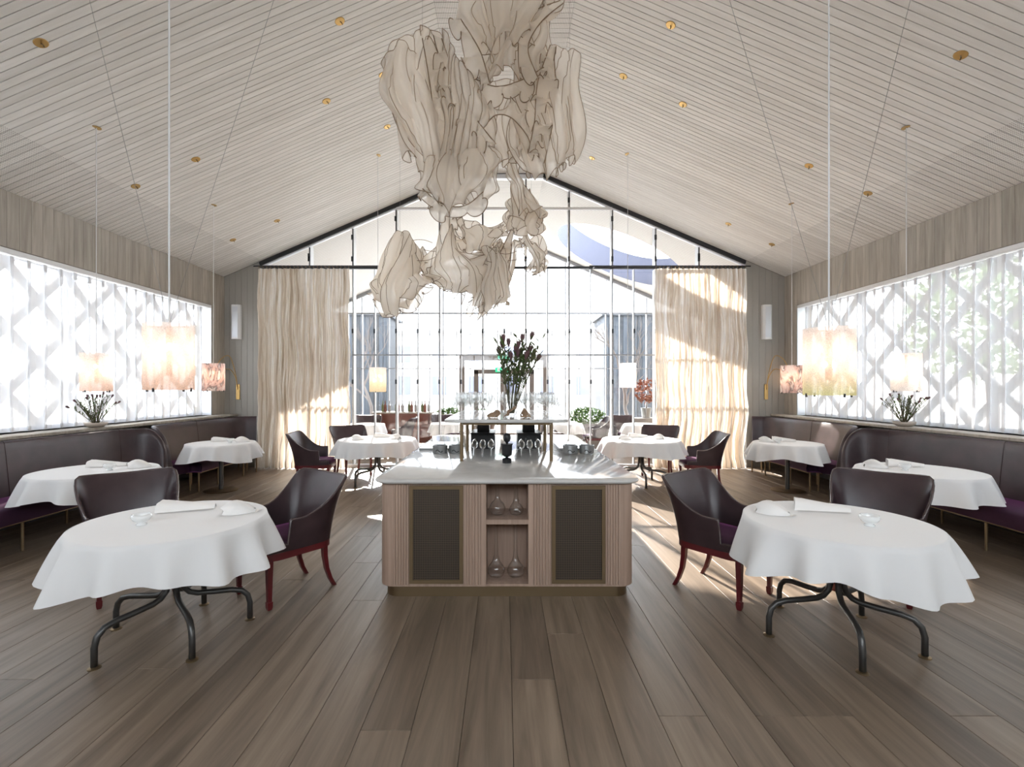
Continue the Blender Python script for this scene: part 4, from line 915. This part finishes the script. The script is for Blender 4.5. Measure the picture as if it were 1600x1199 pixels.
pendant(2.135, 3.2, 1.57, .148, .44, 'shade_lime', 'large cylinder pendant with lime green lower rim over a star-legged front table', ((2.9, 3.2), (.95, 3.2)))
pendant(-4.42, 5.27, 1.58, .142, .41, 'shade_peach', 'peach cylinder pendant over the sky-side banquette table', (), .5)
pendant(4.38, 5.30, 1.58, .136, .41, 'shade_clear', 'clear cylinder pendant with copper stem over the tree-side banquette table', (), .5)
pendant(-4.46, 7.46, 1.57, .155, .42, 'shade_marble', 'marbled cylinder pendant over the sky-side corner table', (), .5)
pendant(4.41, 7.46, 1.54, .155, .42, 'shade_marble', 'marbled cylinder pendant over the tree-side corner table', (), .5)
pendant(-2.08, 8.0, 1.55, .135, .40, 'shade_amber', 'amber cylinder pendant over the sky-side table with three chairs', (), .5)
pendant(2.03, 8.0, 1.62, .135, .40, 'shade_clear', 'white cylinder pendant over the tree-side table with three chairs', (), .5)
for s, x, nm in ((-1, -5.42, 'sky-side'), (1, 5.33, 'tree-side')):
    T = thing('wall_sconce', 'brass wall sconce with two curved arms on the ' + nm + ' painted wall', 'sconce', (x, YG - .017, 1.38), 0, 'brass sconces')
    MB().cbox(-.035, .035, -.02, 0, 0, .31, .004).build('wall_plate', M['brass'], T)
    for k, (h_, d_) in enumerate(((.62, .42), (.36, .40))):
        pts = [Vector((0, -.02, .20)), Vector((-s * .03, -.06, .35 + h_ * .3)), Vector((-s * -.12 * -1 if False else s * -.10, -.14, .25 + h_)), Vector((s * -.24, -.2, .22 + h_ * .95)), Vector((s * -.34, -.24, .15 + h_ * .7))]
        pts = [Vector((-p.x * 1, p.y, p.z)) for p in pts]
        MB().tube([cat(pts, j / 20) for j in range(21)], .007, 6).build('arm', M['brass'], T, smooth=True)
        e = pts[-1]; MB().lathe([(.02, -.05), (.024, 0), (.012, .02)], 12, tuple(e)).build('bulb', M['bulb'], T, smooth=True)
    sp_ = thing('wall_speaker', 'slim white column loudspeaker high on the ' + nm + ' painted wall', 'speaker', (-5.44 if s < 0 else 5.33, YG - .017, 2.60), 0, 'wall speakers')
    MB().prism([(-.095, 0), (-.095, -.06), (-.06, -.095), (.06, -.095), (.095, -.06), (.095, 0)], 0, .70).build('speaker_body', M['white'], sp_, angle=30)
    MB().box(-.055, .055, -.099, -.095, .04, .66).build('speaker_grille', M['alu'], sp_)
def on_roof(x, y):
    s = -1 if x < CX else 1; u = abs(x - CX) / F; Y_ = (RIDGE - CH) / ((CY - y) / F + SL * u); return Vector((s * u * Y_, Y_, 0))
for (x, y) in ((64,67),(212,291),(306,249),(364,375),(433,345),(531,33),(510,158),(598,117),(605,198),(1048,39),(1501,86),(1264,259),(1356,302),(1138,350),(1206,382),(974,119),(1067,163),(925,247)):
    p = on_roof(x, y); s = -1 if p.x < 0 else 1
    T = thing('ceiling_rosette', 'small round brass rosette with a hook on the ' + ('sky-side' if s < 0 else 'tree-side') + ' slope of the plank ceiling', 'ceiling fitting', (p.x, p.y, roof(p.x) - .001), 0, 'brass ceiling rosettes'); T.rotation_euler = (0, -ANG if s < 0 else ANG, 0)
    MB().lathe([(.05, -.006), (.055, 0)], 20).build('plate', M['brass'], T); MB().tube([(0, 0, -.006), (.012, 0, -.02), (.012, 0, -.045)], .006, 6).build('hook', M['oldbrass'], T)
# ---------------------------------------------------------------- hanging silk sculpture
SP = thing('silk_sculpture', 'billowing beige silk sculpture with brown seams hanging from the ridge', 'sculpture', (0, 0, 0))
def sheet(rows_px, Y_, bulge, nrip, amp, seed, mat='silk', veins=7, edge=True):
    r = random.Random(seed); net = [[at(x, y, Y_) for x, y in row] for row in rows_px]; nr_ = len(net); nu, nv = 60, 34; ph = [r.uniform(0, 6.28) for _ in range(6)]; rows = []
    for j in range(nv + 1):
        v = j / nv; ctl = [cat([net[i][c] for i in range(nr_)], v) for c in range(len(net[0]))]; row = []
        for k in range(nu + 1):
            u = k / nu; p = cat(ctl, u)
            env = .40 + .60 * v + .35 * abs(2 * u - 1) ** 3; A1 = 2*PI*nrip*u + ph[0] + 1.5 * math.sin(3.1 * v + ph[1]) + .8 * math.sin(5 * u + 4 * v + ph[5])
            A2 = 2*PI*nrip*2.3*u + ph[2] + 3.2 * v; rim = max(0, v - .72) / .28
            w_ = math.sin(A1) + .28 * math.sin(A2) + .3 * rim * math.sin(2*PI*nrip*1.7*u + ph[3])
            dy = bulge * (math.sin(PI * u) * math.sin(PI * (.15 + .7 * v))) * -1 + amp * env * w_
            dx = amp * .55 * env * math.cos(A1) + .03 * math.sin(7 * v + ph[3] + 5 * u) + .025 * math.sin(13 * v + ph[4]) * abs(2 * u - 1) ** 2
            dz = .05 * math.sin(9 * u + ph[4]) * math.sin(5 * v + ph[5]) + .035 * rim * math.sin(2*PI*nrip*u + ph[2])
            row.append(p + Vector((dx, dy, dz)))
        rows.append(row)
    o = MB().grid([[tuple(p) for p in rr] for rr in rows]).build('silk_panel', M[mat], SP, smooth=True)
    for i in range(veins):
        k = int((i + .5) * nu / veins + r.uniform(-2, 2)); k = max(0, min(nu, k)); dk = r.uniform(-5, 5)
        MB().tube([rows[j][max(0, min(nu, int(round(k + dk * math.sin(3 * j / nv)))))] + Vector((0, -.004, 0)) for j in range(0, nv + 1)], .0034, 4, False).build('seam', M['vein'], o, smooth=True)
    if edge:
        loop = rows[0] + [rows[j][nu] for j in range(1, nv + 1)] + rows[nv][::-1][1:] + [rows[j][0] for j in range(nv - 1, 0, -1)]
        MB().tube(loop + [loop[0]], .004, 4, False).build('hem', M['vein'], o, smooth=True)
SH = [
 ([[(612,82),(640,66),(668,62),(690,80),(700,100)],[(600,130),(630,130),(660,130),(690,150),(715,170)],[(615,190),(640,200),(668,205),(695,215),(730,230)],[(640,235),(652,265),(672,300),(700,325),(745,300)]], 5.2, .25, 3.5, .10, 'silk', 7),
 ([[(660,42),(690,70),(705,90),(735,120),(750,130)],[(668,100),(695,130),(715,150),(740,170),(770,190)],[(680,170),(700,190),(720,200),(745,215),(775,230)],[(690,250),(710,262),(725,270),(745,275),(770,280)]], 5.05, .15, 6, .05, 'silk', 10),
 ([[(655,245),(690,238),(720,235),(750,230),(768,225)],[(650,280),(685,275),(720,270),(755,265),(772,255)],[(660,305),(690,310),(720,310),(750,305),(768,290)],[(680,325),(700,332),(725,332),(748,322),(760,310)]], 5.1, .3, 3, .07, 'silk', 7),
 ([[(800,60),(830,80),(860,85),(890,90),(902,98)],[(800,130),(830,140),(865,140),(895,150),(908,170)],[(795,200),(825,205),(860,215),(890,225),(908,225)],[(815,265),(835,280),(860,270),(880,250),(895,250)]], 5.25, .25, 3.5, .10, 'silk', 8),
 ([[(712,-35),(750,-45),(800,-45),(850,-38),(885,-15)],[(712,5),(745,10),(790,10),(830,20),(882,10)],[(720,38),(750,55),(790,60),(820,60),(855,30)],[(738,55),(765,110),(785,72),(825,78),(832,50)]], 5.0, .3, 2.5, .10, 'silk', 6),
 ([[(735,20),(760,30),(790,30),(830,30),(855,40)],[(740,60),(762,75),(790,60),(828,70),(862,85)],[(748,95),(764,115),(790,90),(826,115),(858,110)],[(755,120),(766,138),(785,112),(824,138),(845,128)]], 5.15, .2, 4, .08, 'silk', 6),
 ([[(735,115),(765,125),(800,115),(830,110),(860,130)],[(745,160),(770,165),(800,150),(830,160),(855,170)],[(755,205),(780,210),(805,200),(825,210),(840,225)],[(770,235),(790,245),(810,240),(830,235),(825,255)]], 5.3, -.2, 3, .08, 'silk', 8),
 ([[(783,232),(790,233),(797,235),(805,240)],[(790,270),(797,270),(803,271),(809,274)],[(798,300),(806,300),(815,300),(823,304)],[(800,340),(815,340),(830,338),(845,332)]], 5.6, .05, 2, .04, 'silk', 3),
 ([[(617,385),(625,362),(640,370),(652,390),(660,410)],[(593,420),(615,410),(635,415),(650,425),(665,430)],[(578,440),(600,450),(625,455),(650,450),(672,442)],[(588,465),(605,485),(622,492),(640,475),(665,450)]], 6.0, .35, 2.5, .07, 'silk', 8),
 ([[(655,410),(680,385),(700,338),(715,370),(740,390)],[(657,425),(682,418),(705,395),(728,408),(762,385)],[(668,440),(700,440),(730,435),(762,420),(792,380)],[(680,447),(710,458),(735,470),(765,440),(800,360)]], 6.0, .25, 3, .06, 'lace', 8),
 ([[(800,305),(815,312),(830,305),(840,322),(852,333)],[(795,335),(812,340),(830,335),(845,345),(850,345)],[(790,360),(810,368),(825,372),(838,368),(845,360)]], 5.9, .2, 2.5, .06, 'silk', 5),
 ([[(775,385),(785,380),(795,385),(800,375),(808,390)],[(765,420),(778,420),(790,425),(800,420),(806,405)],[(755,460),(768,462),(780,462),(790,465),(796,462)],[(745,485),(755,495),(765,490),(778,475),(792,468)]], 5.95, .1, 4, .05, 'silk', 6),
 ([[(815,375),(828,372),(842,376),(855,382)],[(830,392),(838,396),(846,402),(853,412)],[(828,425),(836,432),(845,430),(853,422)]], 6.05, .1, 2, .04, 'lace', 5),
 ([[(725,400),(745,395),(765,385),(785,372)],[(735,435),(752,438),(768,430),(780,415)],[(735,470),(748,488),(760,484),(770,465)]], 6.1, .2, 2, .05, 'lace', 9),
 ([[(715,335),(740,350),(765,355),(795,340)],[(720,365),(745,380),(770,378),(795,355)],[(735,392),(752,398),(772,390),(796,365)]], 6.05, .1, 2, .04, 'lace', 4)]
for i_, (rp, Y_, bl, nrp, am, mt, vn) in enumerate(SH):
    sheet(rp, Y_, bl, nrp, am, 100 + i_, 'silk_low' if mt == 'silk' and Y_ > 5.7 else mt, vn)
    fl = [q for row in rp for q in row]; mx_, my_ = sum(q[0] for q in fl) / len(fl), sum(q[1] for q in fl) / len(fl); r = random.Random(300 + i_)
    sx_, sy_, ox, oy, sk_ = r.uniform(.72, .92), r.uniform(.80, .98), r.uniform(-8, 8), r.uniform(-6, 6), r.uniform(-.25, .25)
    sheet([[(mx_ + (x - mx_) * sx_ + ox + (y - my_) * sk_, my_ + (y - my_) * sy_ + oy) for x, y in row] for row in rp], Y_ - .16, bl * .6, nrp * 1.2, am * .6, 200 + i_, 'lace' if Y_ > 5.7 else 'lace_up', max(3, vn - 2))
def ruffle(path, wid, Y_, nrip, seed):
    r = random.Random(seed); P = [at(x, y, Y_) for x, y in path]; n = 90; rows = [[] for _ in range(6)]; ph = r.uniform(0, 6.28)
    for k in range(n + 1):
        u = k / n; p = cat(P, u); t_ = (cat(P, min(1, u + .01)) - cat(P, max(0, u - .01))).normalized(); nn = Vector((t_.z, 0, -t_.x)); taper = math.sin(PI * min(1, max(0, u * .9 + .06))) ** .5
        for j in range(6):
            f = j / 5; a_ = 2 * PI * nrip * u + ph + 1.2 * math.sin(6 * u + ph); rows[j].append(p + nn * wid * taper * f * (1 + .35 * math.sin(a_ * .5 + ph)) + Vector((0, -1, 0)) * wid * .55 * f * math.sin(a_) + t_ * wid * .3 * f * math.cos(a_))
    o = MB().grid([[tuple(p) for p in rr] for rr in rows]).build('silk_ruffle', M['silk' if Y_ < 5.7 else 'silk_low'], SP, smooth=True)
    MB().tube(rows[-1], .005, 4, False).build('hem', M['vein'], o, smooth=True); MB().tube(rows[0], .006, 4, False).build('seam', M['vein'], o, smooth=True)
RF = [([(690,60),(715,130),(740,180),(775,225)], .22, 4.85, 6), ([(660,60),(670,120),(680,190),(690,260),(685,315)], -.20, 4.9, 6), ([(865,80),(868,140),(862,200),(850,255)], .24, 4.95, 5), ([(860,70),(840,130),(835,190),(825,240)], -.20, 4.9, 5),
 ([(720,30),(750,80),(765,130)], .2, 4.8, 4), ([(880,5),(845,35),(825,75),(840,120)], .2, 4.8, 5), ([(735,120),(775,135),(815,125),(850,105)], .18, 4.9, 5), ([(755,200),(775,180),(800,185),(825,215),(830,240)], -.17, 4.95, 5),
 ([(600,100),(606,150),(622,200),(642,245)], -.14, 5.1, 5), ([(660,295),(690,318),(725,322),(755,300)], .16, 4.9, 5), ([(585,455),(605,475),(635,470),(668,442)], .17, 5.9, 6), ([(665,425),(700,440),(735,445),(775,405),(800,355)], .13, 5.85, 7),
 ([(622,368),(640,395),(658,420),(668,440)], -.16, 5.9, 4), ([(800,380),(795,420),(780,455),(765,485)], .16, 5.85, 5), ([(815,312),(835,330),(848,345),(830,365)], .14, 5.8, 5), ([(700,342),(705,370),(715,395),(735,410)], -.14, 5.9, 4), ([(828,378),(848,395),(850,420),(832,430)], .10, 5.95, 5)]
for i_, (pt, wd_, Y_, nrp) in enumerate(RF): ruffle(pt, wd_ * .8, Y_, nrp, 400 + i_)
r = random.Random(77)
for i_ in range(26):                                     # loose seam threads trailing between the lower panels
    x, y = r.uniform(600, 800), r.uniform(385, 455); an = r.uniform(-.5, 1.2); P = [(x, y)]
    for k in range(5): an += r.uniform(-.6, .6); P.append((P[-1][0] + 13 * math.cos(an), min(490, P[-1][1] + 10 * math.sin(an))))
    Yt = r.uniform(5.7, 6.0); Q = [at(px_, py_, Yt + .02 * k) for k, (px_, py_) in enumerate(P)]
    MB().tube([cat(Q, k / 18) for k in range(19)], .0035, 4, False).build('thread', M['vein'], SP, smooth=True)
for (x, y, Y_) in ((740, 20, 5.0), (850, 20, 5.0), (660, 62, 5.2), (890, 90, 5.25), (625, 364, 6.0), (700, 340, 6.0), (830, 306, 5.9)):
    p = at(x, y, Y_); MB().tube([p, (p.x, p.y, roof(p.x) - .001)], .0012, 4).build('hanging_wire', M['zinc'], SP)
# ---------------------------------------------------------------- garden room behind the glazing
for i_, (x, y) in enumerate(((-3.3, 11.6), (-1.35, 11.9), (1.45, 11.8), (3.3, 11.6))):
    w4 = ['beside the drinks cabinet', 'before the leafy planter beside the drinks cabinet', 'before the leafy planter behind the white lamp', 'before the potted maple'][i_]
    disc_table((x, y, 0), .42, 'garden-room pedestal table ' + w4, 'garden-room tables'); cloth('tablecloth', 'white cloth on the garden-room table ' + w4, .43, .25, (x, y, 0), 80 + i_, 'garden-room tablecloths')
    chair(x + .78, y + .1, -1, 0, 'tub chair beside the garden-room table ' + w4); chair(x - .2, y + .82, .2, -1, 'tub chair behind the garden-room table ' + w4)
dc = thing('drinks_cabinet', 'mahogany drinks cabinet crowded with bottles behind the glazing', 'cabinet', (-2.75, 13.3, 0))
MB().cbox(-.75, .75, -.22, .22, .12, .92, .006).build('cabinet_body', M['redwood'], dc); MB().cbox(-.8, .8, -.25, .25, .92, .96, .006).build('cabinet_top', M['wallwood'], dc)
for s in (-1, 1):
    d_ = MB().cbox(min(0, s * .72) + .01, max(0, s * .72) - .01, -.24, -.22, .16, .88, .002).build('door', M['redwood'], dc); MB().lathe([(.012, 0), (.012, .03)], 8, (s * .06, -.255, .5)).build('knob', M['brass'], d_)
    for y in (-.18, .18): MB().box(s * .7 - .025, s * .7 + .025, y - .025, y + .025, 0, .12).build('leg', M['redwood'], dc)
bm_ = MB().lathe([(.0, 0), (.036, 0), (.038, .02), (.038, .17), (.014, .22), (.013, .29), (.015, .30)], 12, close=False)
bme = {k: bm_.mesh('bottle_body', M[k]) for k in ('vessel', 'leaf2', 'redwood', 'zinc')}
for k in range(16):
    b_ = tag(link('bottle', bme[('vessel', 'leaf2', 'redwood', 'zinc')[k % 4]], None, (-3.42 + .09 * k, 13.24 + .1 * (k % 2), .961)), ('clear', 'green', 'brown', 'silvery')[k % 4] + ' bottle standing on the drinks cabinet', 'bottle', 'bottles on the drinks cabinet')
for i_, (x, y, w_, h_) in enumerate(((-1.55, 13.9, .8, .62), (-.62, 13.9, .6, .55), (2.2, 13.0, .9, .66))):
    T = thing('planter_box', ['grey planter of bright green leaves beside the drinks cabinet', 'smaller grey planter of green leaves beside the door portal, cabinet side', 'grey planter of bright green leaves between door portal and potted maple'][i_], 'planter', (x, y, 0), 0, 'leafy planters')
    MB().cbox(-w_ / 2, w_ / 2, -.2, .2, 0, h_, .01).build('planter_body', M['planter'], T); crown(T, 70 + i_, (0, 0, h_ + .2), (w_ * .55, .28, .25), 500, .07, M['leaf'])
lw_ = tag(MB().cbox(3.1, 4.9, 13.3, 13.8, 0, .78, .01).build('low_plinth', M['planter']), 'long low grey plinth under the potted maple', 'plinth')
T = thing('potted_maple', 'rust-leaved small maple in a grey pot on the low plinth', 'potted plant', (3.95, 13.55, .781)); MB().lathe([(.0, 0), (.11, 0), (.15, .28), (.13, .28), (.0, .25)], 20, close=False).build('pot', M['zinc'], T, angle=40)
MB().tube([(0, 0, .25), (.02, 0, .5), (-.02, .02, .75)], [.018, .013, .008], 6).build('trunk', M['bark'], T); crown(T, 90, (0, 0, .75), (.34, .3, .36), 320, .07, M['leafred'])
